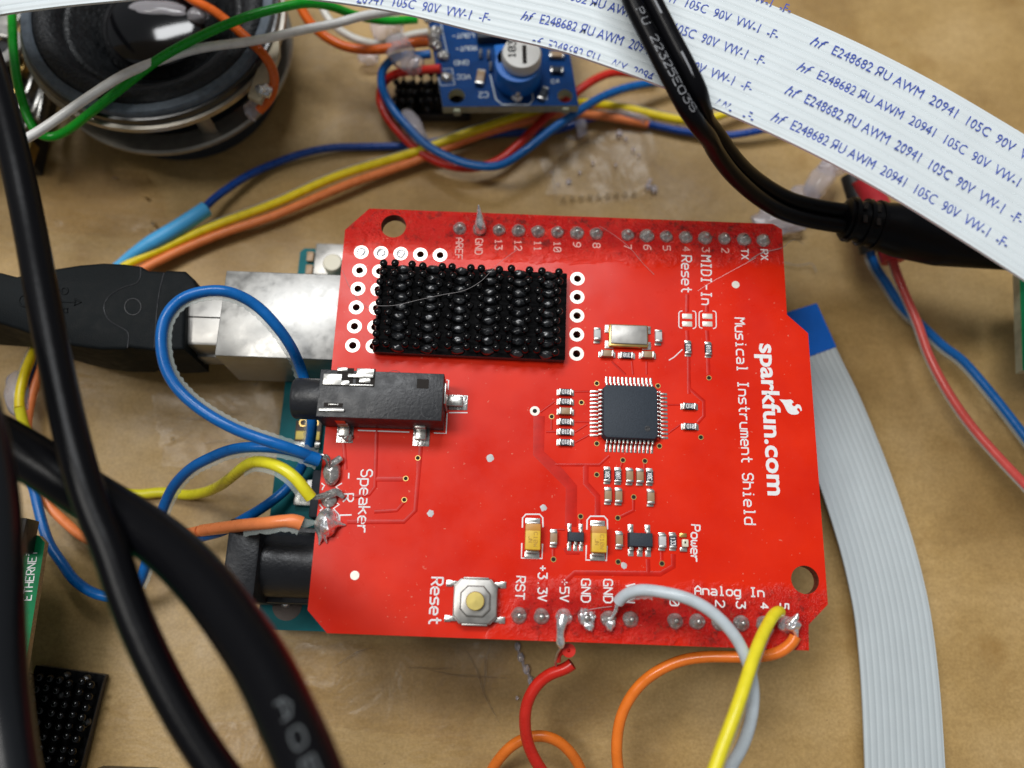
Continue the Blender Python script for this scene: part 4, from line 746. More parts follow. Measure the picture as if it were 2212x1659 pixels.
for nm, pts in (('moulded_edge', [(1132, 640), (1130, 720), (1110, 765), (1000, 800), (900, 855), (845, 920), (835, 980), (870, 1060), (960, 1120), (1030, 1165), (1025, 1290)]), ('moulded_edge', [(1320, 690), (1290, 800), (1265, 960), (1240, 1290)])):
    build(nm, MB().tube(E_(pts), .10, 8), 'black_plastic', body)
def cr(x, y, r): return [(x + r * math.cos(t), y + r * math.sin(t)) for t in [2 * math.pi * k / 20 for k in range(21)]]
build('moulded_ring', MB().tube([T('E', *p, zt) for p in cr(1070, 960, 66)], .09, 6), 'black_plastic', body)
m = MB()
for pts in (cr(200, 912, 46), [(246, 912), (610, 922)], [(600, 895), (655, 925), (600, 950), (600, 895)], [(330, 914), (400, 830), (490, 824)], cr(520, 832, 26), [(380, 915), (450, 985), (510, 988)], [(510, 972), (545, 974), (545, 1006), (510, 1004), (510, 972)]): m.tube([T('E', *p, zt) for p in pts], .13, 6)
build('trident_symbol', m, 'plug', body)
a = T('E', 1490, 900, -4.0); b = T('E', 1490, 1290, -4.0)
m = MB(); cyy = (uy0 + uy1) / 2; x0 = T('E', 1600, 900, -4).x - 1.5
m.box(((x0 + 0) / 2 - 1, cyy, -6.0), (8 - x0, 7.9, 4.2), .5).box(((x0 + 0) / 2 - 1, cyy - .3, -9.2), (8 - x0, 8.2, 3.2), .3); o = build('metal_shell', m, 'steel', pl)
build('seam', MB().box((x0 / 2 - 1.5, cyy - .3 + .2, -3.86), (6.5 - x0, .14, .1)), 'hole', o)
q0 = T('E', -300, 880, -7.5); build('cord', MB().tube([q0 + Vector((3, 0, 0)), q0 + Vector((-12, .5, 0)), q0 + Vector((-40, 6, -3))], 2.4, 20), 'cable', pl)
# ------------------------------------------------------------------ flat ribbon cables
def run_on(q, ends, far=60.0, drop=None):
    """carry a centre line on past its first and/or last point, sinking to the table"""
    def more(p, d):
        out = []; floor = G0 + 1.2 if drop is None else drop; d = Vector((d.x, d.y, 0)).normalized()
        for k in range(1, 25):
            t = k / 24; e = t * t * (3 - 2 * t); out.append(Vector((p.x + d.x * far * t, p.y + d.y * far * t, p.z + (floor - p.z) * e)))
        return out
    if 'a' in ends: q = more(q[0], q[0] - q[3])[::-1] + q
    if 'b' in ends: q = q + more(q[-1], q[-1] - q[-4])
    return q
class Ribbon:
    def __init__(s, edge, width, side=1.0, thick=0.3, ribs=15, step=0.8, roll=0.0, relief=0.17, ends='ab'):
        s.relief = relief
        s.L = run_on(path(edge, step), ends, 70.0, G0 + 4.0); N = len(s.L); s.w = width; s.n = []
        for i in range(N):
            t = s.L[min(i + 3, N - 1)] - s.L[max(i - 3, 0)]; q = Vector((-t.y, t.x, 0)).normalized() * side; q.z = roll; s.n.append(q.normalized())
        s.s = [0.0]
        for i in range(1, N): s.s.append(s.s[-1] + (s.L[i] - s.L[i - 1]).length)
        s.th, s.ribs = thick, ribs
    def at(s, S, w, lift=0.0):
        S = min(max(S, 0), s.s[-1] - 1e-6); i = max(0, min(len(s.s) - 2, __import__('bisect').bisect_right(s.s, S) - 1)); f = (S - s.s[i]) / (s.s[i + 1] - s.s[i])
        return s.L[i].lerp(s.L[i + 1], f) + s.n[i].lerp(s.n[i + 1], f) * w + Vector((0, 0, lift))
    def rib(s, w): return s.relief * abs(math.sin(math.pi * (w / s.w) * s.ribs)) ** 0.6 if 0.3 < w < s.w - .3 else 0.02
    def mesh(s, a, b, lift=0.0):
        m = MB(); n = max(2, int((b - a) / .8)); K = s.ribs * 8; top = []; bot = []
        for i in range(n + 1):
            S = a + (b - a) * i / n; top.append([s.at(S, s.w * k / K, lift + s.rib(s.w * k / K)) for k in range(K + 1)]); bot.append([s.at(S, s.w * k / K, lift - s.th) for k in range(K + 1)])
        m.grid(top); m.grid(bot); m.grid([[t[0] for t in top], [t[0] for t in bot]]); m.grid([[t[-1] for t in top], [t[-1] for t in bot]]); m.grid([top[0], bot[0]]); m.grid([top[-1], bot[-1]]); return m
    def inv(s, u, v):
        best = None
        for i in range(0, len(s.L), 2):
            for k in range(-4, 41):
                w = s.w * k / 36; p = s.L[i] + s.n[i] * w - CAM; q = ROT.transposed() @ p
                e = (CX + F_PX * q.x / -q.z - u) ** 2 + (CY - F_PX * q.y / -q.z - v) ** 2
                if best is None or e < best[0]: best = (e, s.s[i], w)
        return best[1], best[2]
    def text(s, m, a, b, h, txt, f0=0.0, f1=1.0, **kw):
        vs, fs = font_mesh(txt, res=2, **kw); x0 = min(q.x for q in vs); x1 = max(q.x for q in vs); out = []
        for q in vs:
            f = f0 + (f1 - f0) * (q.x - x0) / (x1 - x0); S = a[0] + (b[0] - a[0]) * f; w = a[1] + (b[1] - a[1]) * f + q.y / .7 * h; out.append((S, w))
        fs = [f for f in fs if all(out[i][1] > .12 and 0 < out[i][0] < s.s[-1] for i in f)]
        m.add([s.at(S, w, .20) for S, w in out], fs)
zR = 18.0
rb = Ribbon([(-160, 60, 14.5), (0, 31, 16), (134, 13, 17), (270, 0, 17.6), (480, -17, 18), (693, 0, 18), (854, 25, 18), (1050, 72, 18), (1214, 110, 18), (1348, 155, 18), (1440, 190, 18), (1536, 230, 18), (1652, 281, 18), (1770, 338, 18), (1894, 405, 17.8), (2050, 500, 17.4), (2212, 604, 17), (2360, 705, 16)], 16.0)
ribbon = build('ribbon_cable', rb.mesh(0, rb.s[-1]), 'ribbon', angle=60, label='white flat ribbon cable printed with blue letters, sweeping over the top of the picture', cat='ribbon cable')
STR = 'E248682 ЯU AWM  20941  105C  90V  VW-1  -F-'
def stamp(a, b):
    m = MB(); rb.text(m, a, b, 1.35, 'hf', 0.0, .058, shear=.35, bold=0.0); rb.text(m, a, b, 1.35, STR, .082, 1.0, bold=0.0)
    if m.f: build('printed_lettering', m, 'blue_ink', ribbon, angle=0)
dt = lambda x, y: rb.inv(x / 3.7236 + 2996 / 1.8517, y / 3.7236)
for i in range(4): stamp(dt(515 - 98 * i, 372 + 207 * i), dt(2465 - 130 * i, 1450 + 189 * i))
for i in range(5): stamp(dt(-1640 - 57 * i if i < 4 else -1800, -450 + 205 * i if i < 4 else 362), dt(345 - 96 * i, 152 + 207 * i))
a, b = dt(1140 - 4014, 58), dt(1960 - 4014, 205); k = .59 / .41; stamp((a[0] - (b[0] - a[0]) * k, a[1] - (b[1] - a[1]) * k), b)
r2 = Ribbon([(1763, 656, -13), (1807, 754, -13.4), (1854, 850, -14), (1887, 928, -14.4), (1919, 1009, -14.8), (1951, 1100, -15), (1978, 1186, -15), (2007, 1307, -15), (2021, 1401, -15), (2032, 1509, -15), (2042, 1659, -15), (2052, 1850, -15)], 10.4, side=-1.0, ribs=12, roll=0.05, relief=0.1, ends='b')
sx = 6.9
second = build('ribbon_cable', r2.mesh(sx - .6, r2.s[-1]), 'ribbon_grey', angle=60, label='plain pale grey ribbon cable with a bright blue end, right of the red board', cat='ribbon cable')
b = MB(); A = [r2.at(S, w, z) for S in (0.0, sx) for w in (0.0, r2.w) for z in (.24, -.3)]; b.add(A, [(0, 2, 6, 4), (1, 5, 7, 3), (0, 1, 3, 2), (4, 6, 7, 5), (0, 4, 5, 1), (2, 3, 7, 6)]); build('stiffener', b, 'ribbon_tip', second)

# ------------------------------------------------------------------ coloured wires
def web(pts, r, side, w, parent, z=0.0, ragged=.25, f0=0.0, f1=1.0):
    rows = []; N = len(pts)
    for i in range(int(N * f0), int(N * f1)):
        t = pts[min(i + 1, N - 1)] - pts[max(i - 1, 0)]; sd = Vector((t.y, -t.x, 0)).normalized() * side
        ww = r + w * (1 - ragged * abs(noise.noise(Vector((i * .45, side, 0))))) - (.12 if i % 2 and ragged > .2 else 0); zz = Vector((0, 0, z))
        rows.append([pts[i] + sd * (r * .6) + Vector((0, 0, .14)) + zz, pts[i] + sd * ww + Vector((0, 0, .06)) + zz, pts[i] + sd * ww - Vector((0, 0, .06)) + zz, pts[i] + sd * (r * .6) - Vector((0, 0, .14)) + zz])
    build('clear_web', MB().grid(rows), 'web', parent)
WG = 'loose coloured wires'
def wire(pts, r, m_, label, webs=(), n=14, rfun=None, group=WG, on=''):
    q = run_on(path(pts, .45), on); o = build('wire', MB().tube(q, rfun or r, n), 'w_' + m_, label=label, cat='wire', group=group, angle=60)
    for w in webs: web(q, r, *w[:2], o, **(w[2] if len(w) > 2 else {}))
    return o, q
def strands(name, pts, k, r, m_, parent, spread=.3):
    m = MB()
    for i in range(k):
        off = Vector((math.cos(i * 2.4), math.sin(i * 2.4), math.sin(i * 1.3))) * spread
        m.tube(smooth(spline([p + off * (.4 + .6 * math.sin(math.pi * j / (len(pts) - 1))) for j, p in enumerate(pts)], .2)), r, 7)
    build(name, m, m_, parent)
# at the loudspeaker
wire([(26, 27, -3), (27, 60, -2.5), (29, 107, -2), (40, 188, -2), (61, 255, -3), (84, 291, -4), (107, 297, -4.5), (140, 285, -4), (201, 239, -1), (269, 185, 1.5), (349, 124, 3), (457, 67, 3.5), (537, 35, 3.5), (600, 18, 3), (660, 7, 2), (712, 13, 0), (768, 33, -3), (830, 45, -5.5), (900, 42, -7)], .62, 'green', 'green wire looping round the left of the round loudspeaker')
wire([(-30, 355, 1), (20, 322, 1.5), (51, 303, 1.8), (94, 277, 2), (188, 212, 3), (269, 161, 3.2), (349, 129, 2.6), (430, 105, 2), (537, 90, 1.6), (590, 80, 1.4), (647, 66, 1), (728, 50, .5), (782, 35, 0), (849, 24, -1), (930, 8, -3)], .62, 'white', 'bright white wire running across the round loudspeaker under the green wire', on='a')
wire([(400, -12, -1.5), (416, 0, -1.4), (457, 21, -1), (497, 51, -.5), (537, 86, -.4), (572, 121, -.8), (591, 156, -1.8), (592, 188, -3), (580, 217, -4.4), (560, 238, -5.5)], .66, 'orange_dark', 'orange wire curling off the loudspeaker to the tab on its right side', on='a')
wire([(640, -15, -5), (650, 16, -6), (669, 48, -7), (701, 78, -8), (741, 99, -8.5), (782, 107, -8.5), (830, 106, -8), (889, 94, -7.6), (924, 90, -7.8)], .72, 'orange_dark', 'orange wire soldered to the left edge of the small blue board')
wire([(690, 0, -8), (698, 21, -8.5), (723, 56, -9), (755, 78, -9.6), (795, 92, -9.5), (830, 95, -8.9), (889, 75, -8), (925, 70, -7.8)], .6, 'ivory', 'dull ivory wire beside the orange wire at the small blue board')
# blue and red pair leaving the amplifier board
wire([(930, 117, -8), (905, 120, -8.2), (870, 122, -9), (843, 131, -10), (826, 152, -11), (824, 183, -12), (843, 228, -13), (876, 269, -13.2), (916, 309, -13.3), (970, 340, -13.2), (1023, 357, -12.8), (1077, 358, -12.4), (1134, 326, -12), (1187, 284, -11.8), (1241, 246, -11.8), (1295, 212, -12.4), (1349, 191, -13), (1402, 180, -14), (1470, 172, -15)], .64, 'blue', 'blue wire in a big loop below the left end of the small blue board')
wire([(952, 148, -8.4), (915, 151, -9), (889, 153, -9.8), (852, 160, -11), (829, 180, -13), (820, 208, -14.5), (831, 245, -15), (865, 290, -15.2), (916, 334, -15.4), (970, 358, -15.6), (1030, 362, -15.6), (1080, 345, -15.4), (1120, 312, -15.2), (1161, 271, -15), (1190, 243, -14.6), (1225, 215, -14.2), (1250, 196, -14), (1283, 173, -14), (1325, 157, -14.4), (1365, 158, -15), (1420, 160, -15.5)], .66, 'red', 'red wire looping beside the blue one below the small blue board')
# blue wire into the light blue sleeve; yellow and orange pair
o, q = wire([(428, 466, -15.2), (457, 434, -15.6), (497, 404, -16), (540, 377, -16.4), (594, 353, -17), (660, 330, -17), (720, 319, -17), (790, 317, -17), (876, 315, -17), (943, 306, -16.8), (1023, 293, -16.9), (1104, 287, -17), (1160, 286, -17.2), (1214, 278, -17.2), (1268, 258, -17), (1308, 249, -17), (1360, 257, -17), (1416, 271, -17), (1483, 285, -16.8), (1563, 293, -16.5), (1604, 289, -16), (1652, 279, -15.6), (1720, 262, -15)], .6, 'navy', 'dark blue wire running from the light blue sleeve along the tabletop')
hs_ = build('sleeve', MB().tube(path([(246, 580, -16), (272, 560, -15.6), (310, 535, -15), (370, 500, -14.6), (430, 462, -14.6), (446, 451, -14.8)], .4), lambda t: .62 + .55 * min(1, max(0, (t - .08) / .35)), 22), 'tube_blue', o, angle=50)
wire([(42, 880, -13.6), (43, 850, -13.6), (62, 785, -14), (110, 700, -14.8), (190, 630, -15.4), (268, 576, -15.5), (350, 538, -15.6), (456, 491, -15.6), (594, 440, -15.8), (728, 381, -15.6), (889, 331, -15.3), (996, 293, -15), (1104, 256, -14.8), (1160, 238, -14.6), (1240, 222, -15), (1308, 227, -15.8), (1375, 239, -16), (1429, 252, -16), (1477, 260, -16), (1516, 260, -15.8), (1560, 248, -15.4), (1604, 229, -15), (1680, 205, -15)], .66, 'yellow', 'long yellow wire lying on the tabletop beside the orange one', webs=[(-1.0, .35, dict(ragged=.1))])
wire([(430, 1147, -5), (380, 1158, -8), (320, 1170, -11), (271, 1175, -13), (193, 1167, -14.5), (140, 1127, -15.2), (107, 1092, -15.4), (80, 1030, -15.4), (58, 950, -15), (70, 850, -15), (120, 740, -15.5), (210, 645, -16), (322, 574, -16), (456, 513, -16), (594, 465, -16), (647, 443, -16), (755, 397, -16), (889, 351, -16), (1023, 296, -15.8), (1134, 263, -15.6), (1200, 247, -15.6), (1290, 250, -16.4), (1400, 268, -17)], .66, 'salmon', 'long orange wire lying on the tabletop beside the yellow one')
# wires soldered to the speaker pads
o, q = wire([(684, 990, 1.6), (672, 987, 2.2), (647, 976, 3.5), (600, 960, 4.5), (540, 940, 5), (497, 922, 5.5), (430, 882, 6), (380, 835, 6.5), (356, 790, 7), (348, 735, 7.5), (356, 688, 7.8), (388, 648, 8), (443, 629, 7.6), (497, 631, 7), (550, 657, 5.5), (594, 700, 4), (629, 749, 1.5), (653, 805, -2.4), (668, 860, -4), (674, 910, -5.5), (670, 955, -8), (655, 1003, -10), (620, 1055, -10.6), (570, 1095, -9.5), (520, 1125, -6.6), (483, 1146, -5), (440, 1158, -6), (390, 1175, -9)], .66, 'blue', 'blue wire with clear ragged edging, arching over the silver cable socket', webs=[(1.0, .5, dict(ragged=.35, z=-.25, f1=.72))])
strands('bare_strands', [T('J', 555, 680, 2.0), T('J', 590, 650, 2.3), T('J', 625, 680, 2.2), T('J', 635, 740, 1.4)], 5, .11, 'tin', o)
build('wire_end', MB().tube(path([(660, 985, 2.6), (676, 990, 2.2), (690, 994, 1.9)], .3), .8, 16), 'w_blue', o)
o, q = wire([(690, 994, .6), (665, 984, .4), (640, 976, .2), (600, 968, 0), (537, 966, -.6), (490, 974, -2), (456, 988, -3), (420, 1006, -4), (397, 1025, -5), (375, 1050, -6), (360, 1079, -7), (346, 1115, -8), (336, 1146, -8.8), (324, 1190, -10), (312, 1230, -11), (295, 1268, -12), (268, 1288, -12.4), (231, 1289, -12.6), (200, 1280, -12.8), (175, 1265, -13), (154, 1246, -13.2), (138, 1222, -13.6), (107, 1176, -13.8), (88, 1119, -14), (72, 1052, -14.4), (58, 1010, -15), (48, 950, -15), (60, 860, -15), (72, 800, -15.4), (110, 730, -16)], .66, 'blue', 'blue wire dropping in a deep loop between the black cables at the lower left', webs=[(-1.0, .6, dict(ragged=.4, f1=.42))])
o, q = wire([(672, 1075, 1.4), (660, 1060, 1.9), (642, 1036, 2.4), (618, 1016, 2.4), (594, 1004, 2.2), (570, 998, 1.4), (548, 998, 0), (528, 1008, -2), (497, 1033, -7), (470, 1052, -12), (440, 1064, -15), (403, 1069, -16.8), (349, 1063, -17.2), (300, 1068, -17.2), (230, 1060, -17), (150, 1030, -16.5), (90, 985, -15.5), (55, 930, -14.5), (42, 880, -13.6)], .7, 'lemon', 'yellow wire bending up from the tabletop to the middle speaker pad', webs=[(-1.0, .5, dict(ragged=.1, f1=.2))])
strands('bare_strands', [T('J', 478, 985, 1.6), T('J', 540, 985, 1.3), T('J', 600, 965, 1.1), T('J', 690, 945, 1.0)], 4, .12, 'tin', o, .22)
o, q = wire([(652, 1131, 1.4), (640, 1126, 1.6), (618, 1124, 1.7), (594, 1128, 1.5), (540, 1133, 0), (497, 1138, -2), (435, 1146, -5)], .72, 'salmon', 'short orange wire running to the shiny lower speaker pad', rfun=lambda t: .82 if t < .10 else .74, webs=[(-1.0, .7, dict(ragged=.8, f1=.5))])
build('torn_end', MB().tube(path([(650, 1130, 1.5), (668, 1130, 1.3), (682, 1128, 1.0)], .2), lambda t: .7 - .5 * t, 12, flat=.5), 'web', o)
# wires leaving the bottom edge
o, q = wire([(1236, 1434, -3.8), (1222, 1446, -4), (1201, 1450, -4.4), (1174, 1465, -5), (1150, 1493, -5.6), (1136, 1528, -6), (1134, 1568, -6.6), (1142, 1611, -7.4), (1162, 1652, -8), (1190, 1690, -9)], .7, 'red', 'red wire hooked to a silver solder bridge below the red board', on='b', n=18)
build('insulation_curl', MB().tube(smooth(spline([T('R', 470, 800, -3), T('R', 475, 745, -2.4), T('R', 520, 715, -2), T('R', 560, 700, -1.6)], .2)), .3, 10).ring(T('R', 562, 716, 0) * 1.0, .2, .78, -2.6, 1.2, 24), 'w_red', o)
build('bare_strands', MB().tube(smooth(spline([T('R', 490, 690, -.4), T('R', 460, 740, -1.6), T('R', 447, 800, -3), T('R', 452, 840, -4)], .2)), .15, 8), 'tin', o)
wire([(1718, 1374, 1.0), (1714, 1386, .9), (1699, 1400, .6), (1680, 1411, .2), (1640, 1418, -.6), (1590, 1419, -1.5), (1550, 1418, -2.2), (1510, 1420, -3), (1475, 1426, -3.5), (1443, 1438, -4), (1412, 1455, -4.4), (1389, 1473, -5), (1370, 1494, -5.4), (1354, 1519, -6), (1341, 1550, -6.4), (1334, 1585, -7), (1332, 1620, -7.4), (1336, 1665, -8), (1350, 1720, -9)], .66, 'orange', 'orange wire in a wide arch from the right-hand corner pad of the red board', on='b')
wire([(1050, 1690, -16), (1067, 1655, -15), (1080, 1637, -14), (1100, 1615, -13.4), (1134, 1595, -12.6), (1170, 1589, -12.4), (1205, 1600, -12.6), (1228, 1620, -13), (1248, 1648, -14), (1265, 1690, -15)], .68, 'orange', 'small orange wire loop at the bottom border behind the red wire', on='ab')
o, q = wire([(1582, 1720, 1), (1577, 1660, 2), (1595, 1630, 2.4), (1612, 1592, 3), (1624, 1545, 3.6), (1628, 1500, 4), (1622, 1455, 4.6), (1606, 1408, 5.2), (1588, 1375, 5.6), (1563, 1345, 5.8), (1535, 1320, 6), (1510, 1304, 6), (1475, 1289, 5.8), (1442, 1281, 5.4), (1412, 1276, 4.8), (1385, 1274, 4.2), (1360, 1279, 3.4), (1343, 1290, 2.6), (1336, 1300, 2.1)], .66, 'grey', 'pale grey wire arching over the lower row of pins', on='a', webs=[(-1.0, .35, dict(ragged=.3, z=-.3, f0=.88, f1=.97))])
o, q = wire([(1684, 1322, 1.6), (1680, 1321, 2.2), (1671, 1328, 2.8), (1659, 1348, 3.6), (1643, 1380, 5), (1625, 1428, 6.6), (1604, 1493, 8), (1585, 1548, 8.8), (1558, 1620, 9.4), (1530, 1700, 10)], .68, 'lime', 'thick yellow wire slanting down in front of the pale grey wire', on='b', webs=[(-1.0, .22, dict(ragged=.15, z=-.2, f0=.1))], n=18)
# blue and red wires at the right border
o, q = wire([(1870, 450, -10), (1876, 525, -12), (1882, 555, -13), (1890, 575, -13.5), (1913, 609, -14.2), (1948, 663, -14.8), (1994, 706, -15.2), (2040, 750, -15.4), (2075, 775, -15.4), (2142, 851, -15), (2215, 945, -14.5), (2270, 1020, -14)], .66, 'blue', 'blue wire with a pale edge running off the right border', on='b', webs=[(1.0, .5, dict(ragged=.1))])
o2, q = wire([(1905, 430, -11), (1922, 530, -11.5), (1932, 574, -11.6), (1954, 633, -11.8), (1981, 695, -12), (2007, 768, -12), (2050, 850, -11.8), (2101, 923, -11.6), (2160, 990, -11), (2215, 1048, -10.6), (2270, 1110, -10)], .62, 'pink', 'red wire with a pale streak crossing over the blue one at the right border', on='b', webs=[(1.0, .3, dict(ragged=.1))])
build('sleeve', MB().tube(path([(1868, 385, -10), (1890, 440, -11), (1915, 500, -11.4), (1934, 562, -11.6)], .4), 2.0, 22), 'tube_red', o2, angle=50); build('sleeve', MB().tube(path([(1838, 380, -11.5), (1858, 450, -12), (1870, 505, -12.2), (1880, 545, -12.8)], .4), 1.5, 20), 'tube_black', o, angle=50)

# ------------------------------------------------------------------ black cables
def drape(m, line, r, side=None, lift=.03):
    """wrap flat lettering (modelled round height 0) onto a round cable with this centre line"""
    for q in m.v:
        i = min(range(2, len(line) - 2), key=lambda k: (line[k].xy - q.xy).length_squared); t = (line[i + 2] - line[i - 2]); sl = t.z / max(.01, t.xy.length); th = t.xy.normalized()
        al_ = (q.xy - line[i].xy).dot(th); d = (q.xy - line[i].xy).cross(th) if False else abs((q.xy.x - line[i].x) * th.y - (q.xy.y - line[i].y) * th.x)
        q.z = line[i].z + sl * al_ + math.sqrt(max(.05, r * r - min(d, r * .96) ** 2)) * math.sqrt(1 + sl * sl) + lift + q.z
    return m
def cable_text(txt, line, i0, r, pitch, h, w, base, sgn=1):
    """letters walking down a cable from station i0, tops towards sgn side"""
    m = MB(); i = i0
    for ch in txt:
        c = line[i]; t = line[min(i + 3, len(line) - 1)] - line[max(i - 3, 0)]; t.z = 0; t.normalize(); u = Vector((-t.y, t.x, 0)) * sgn
        k = MB(); p = Vector((c.x, c.y, 0)) + u * base; stroke_text(k, ch, p, p + t * pitch, h, w, up=u); m.add(k.v, k.f)
        d = 0
        while d < pitch and i < len(line) - 2: d += (line[i + 1] - line[i]).length; i += 1
    return drape(m, line, r)
tp = [(1366, -60, 24), (1386, 0, 23.6), (1412, 52, 23), (1440, 107, 22.4), (1468, 160, 21.8), (1495, 215, 20.5), (1516, 258, 18), (1541, 300, 14), (1590, 366, 8), (1645, 414, 3), (1700, 445, 0), (1760, 462, -1.6), (1850, 476, -2.4)]
ctr = run_on(path(tp, .5), 'a', 80.0, 10.0); sd = []
for i in range(len(ctr)):
    t = ctr[min(i + 1, len(ctr) - 1)] - ctr[max(i - 1, 0)]; sd.append(Vector((t.y, -t.x, 0)).normalized())
tw = thing('twin_cable', tuple(P(1500, 215, 5)), 'glossy black twin cable with white dashes and a ridged connector, passing over the white ribbon', 'cable')
rr = 1.02
for s in (-1, 1): build('conductor', MB().tube([c + d * (s * rr * .98) + Vector((0, 0, -.25 * s)) for c, d in zip(ctr, sd)], rr, 18), 'cable', tw, angle=60)
def on_cable(f, s): i = min(len(ctr) - 2, int(f * (len(ctr) - 1))); return ctr[i] + sd[i] * (s * rr * .98)
N = len(ctr); left = [c + d * (rr * .98) + Vector((0, 0, -.25)) for c, d in zip(ctr, sd)]; right = [c - d * (rr * .98) + Vector((0, 0, .25)) for c, d in zip(ctr, sd)]
m = MB()
N0 = 24
for a, b in ((.0, .12), (.20, .47), (.53, .63)): m.tube([right[i] + sd[i] * .25 + Vector((0, 0, rr * .99)) for i in range(N0 + int(a * (N - N0)), N0 + int(b * (N - N0)))], .11, 6, flat=.5)
build('printed_dash', m, 'grey_ink', tw)
near = lambda u, v: min(range(len(ctr)), key=lambda i: (left[i].xy - P(u, v, left[i].z).xy).length)
m = cable_text('PU', left, near(1378, 35), rr, .95, .8, .09, -.4); k = cable_text('22325EO3S', left, near(1410, 92), rr, 1.0, .8, .09, -.4); m.add(k.v, k.f)
build('printed_lettering', m, 'grey_ink', tw, angle=80)
c0, c1 = P(1818, 470, -2.6), P(2210, 556, -5); ax = (c1 - c0).normalized(); L_ = (c1 - c0).length
def prof(t):
    x = t * L_
    if x < .3: return 1.9
    if x < 2.2: return 2.75
    return 2.75 + 1.0 * min(1, (x - 2.2) / 6.0) - .9 * max(0, (x - 14) / 6)
body = build('connector', MB().tube([c0.lerp(c1, k / 60) for k in range(61)], prof, 28, flat=.92), 'cable', tw, angle=40)
m = MB()
for x in (1.2, 3.2, 4.9):
    p = c0 + ax * x; m.tube([p - ax * .28, p + ax * .28], 3.05 + .08 * x, 28, flat=.92)
build('strain_ridge', m, 'cable', body, angle=40)
m = MB()
for x in (2.2, 4.05):
    for s in (-.85, .55): p = c0 + ax * x; sdv = Vector((-ax.y, ax.x, 0)); m.tube([p + sdv * (s * 1.4 + .5) + Vector((0, 0, 2.85)), p + sdv * (s * 1.4 - .5) + Vector((0, 0, 2.85))], .3, 10, flat=.35)
build('strain_slot', m, 'hole', body)
pp = [c0.lerp(c1, .62) + Vector((0, 1.3, 3.35)), c0.lerp(c1, .60) + Vector((0, -.6, 3.5)), c0.lerp(c1, .72) + Vector((0, -1.2, 3.45)), c0.lerp(c1, .86) + Vector((0, -1.1, 3.3))]
build('moulded_edge', MB().tube(smooth(spline(pp, .3)), .2, 8), 'cable', body)
# foreground cables
def cable(pts, r, label, m_='cable'): q = run_on(path(pts, .8), 'ab', 90.0, G0 + 3.0); return build('cable', MB().tube(q, r, 28), m_, label=label, cat='cable', group='thick black foreground cables', angle=60), q
cable([(-60, 40, 18), (-16, 160, 18), (30, 330, 18), (62, 480, 18), (86, 610, 18.5), (112, 745, 19), (140, 880, 19.5), (172, 1010, 20), (205, 1110, 20), (240, 1190, 20), (262, 1260, 20), (300, 1360, 20), (352, 1470, 20), (410, 1575, 20), (470, 1665, 20), (560, 1780, 20)], 1.62, 'black cable running from the left border over the cable plug to the bottom border')
o, q = cable([(-260, 830, 20), (-120, 895, 18), (0, 950, 16), (100, 1010, 16), (180, 1063, 16), (270, 1118, 16.5), (360, 1180, 18), (440, 1260, 20), (508, 1350, 22), (567, 1440, 24), (616, 1540, 26), (660, 1640, 28), (702, 1760, 30)], 2.45, 'thickest black cable with faint grey letters, sweeping from the left border to the bottom')
i0 = min(range(len(q)), key=lambda i: (q[i] - P(607, 1520, 25.6)).length)
build('printed_lettering', cable_text('AOEE', q, i0, 2.45, 1.95, 1.0, .17, .25), 'faint_ink', o, angle=80)
cable([(-420, 520, 14), (-250, 600, 22), (-140, 690, 27), (-85, 790, 28), (-48, 900, 27), (-22, 1010, 26), (-7, 1130, 25), (-2, 1250, 24), (2, 1380, 23), (12, 1520, 22), (30, 1665, 22), (60, 1800, 22)], 2.0, 'black cable hugging the left border in front of the green board', 'cable_gloss')

# ------------------------------------------------------------------ glue, tape, fibres
GG = 'clear glue blobs'
def glue(u, v, z, r, label, rz=0.0, jit=.2, extra=()):
    m = MB(); c = P(u, v, z)
    def put(c, r, rz):
        k = MB(); k.ell((0, 0, 0), r, 28, 14, jit=jit)
        R = Matrix.Rotation(rz, 3, 'Z')
        for q in k.v: q.xyz = R @ q + c
        m.add(k.v, k.f)
    put(c, r, rz)
    for e in extra: put(P(*e[0]), e[1], e[2])
    build('glue_blob', m, 'glue', label=label, cat='glue', group=GG, angle=0)
glue(868, 112, -8.2, (2.2, 3.4, 1.6), 'clear glue blob holding the orange, blue and red wires beside the small blue board', .5, extra=(((893, 138, -8.6), (1.8, 1.8, 1.3), 0), ))
glue(838, 60, -9, (2.6, 3.0, 1.8), 'large milky glue blob over the end of the green wire under the ribbon', .2)
glue(895, 275, -14.5, (1.5, 3.4, 1.3), 'milky glue blob beside the loop of red and blue wire', .55)
glue(797, 125, -16, (1.8, 1.1, .9), 'small clear glue blob below the orange wire, left of the small blue board')
glue(1772, 392, -14, (1.9, 3.8, 1.8), 'milky glue strand behind the black twin cable, under the ribbon edge', -.6, extra=(((1735, 430, -15.5), (2.6, 2.2, 1.6), 0), ((1800, 360, -13.5), (2.4, 1.6, 1.5), .2)))
glue(1690, 470, -16.6, (4.2, 2.6, .9), 'flat clear glue puddle at the upper right corner of the red board', .2, jit=.5)
glue(1348, 245, -16.6, (5.5, 1.0, 1.0), 'long clear glue bead over the yellow and blue wires right of the blue board', -.3, jit=.3)
glue(1256, 272, -16.8, (1.0, 1.6, .9), 'shiny clear glue drop just below the small blue board', .2)
glue(40, 850, -14.5, (1.8, 3.2, 1.2), 'clear glue over the yellow wire at the left border, below the plug', .3)
m = MB()
for u, v, r in ((1118, 1396, .6), (1125, 1420, .65), (1137, 1446, .7), (1146, 1470, .6), (1117, 1508, .3)): c = P(u, v, G0 + .5); m.ell(c, (r * .7, r, r * .7), 14, 8, jit=.2)
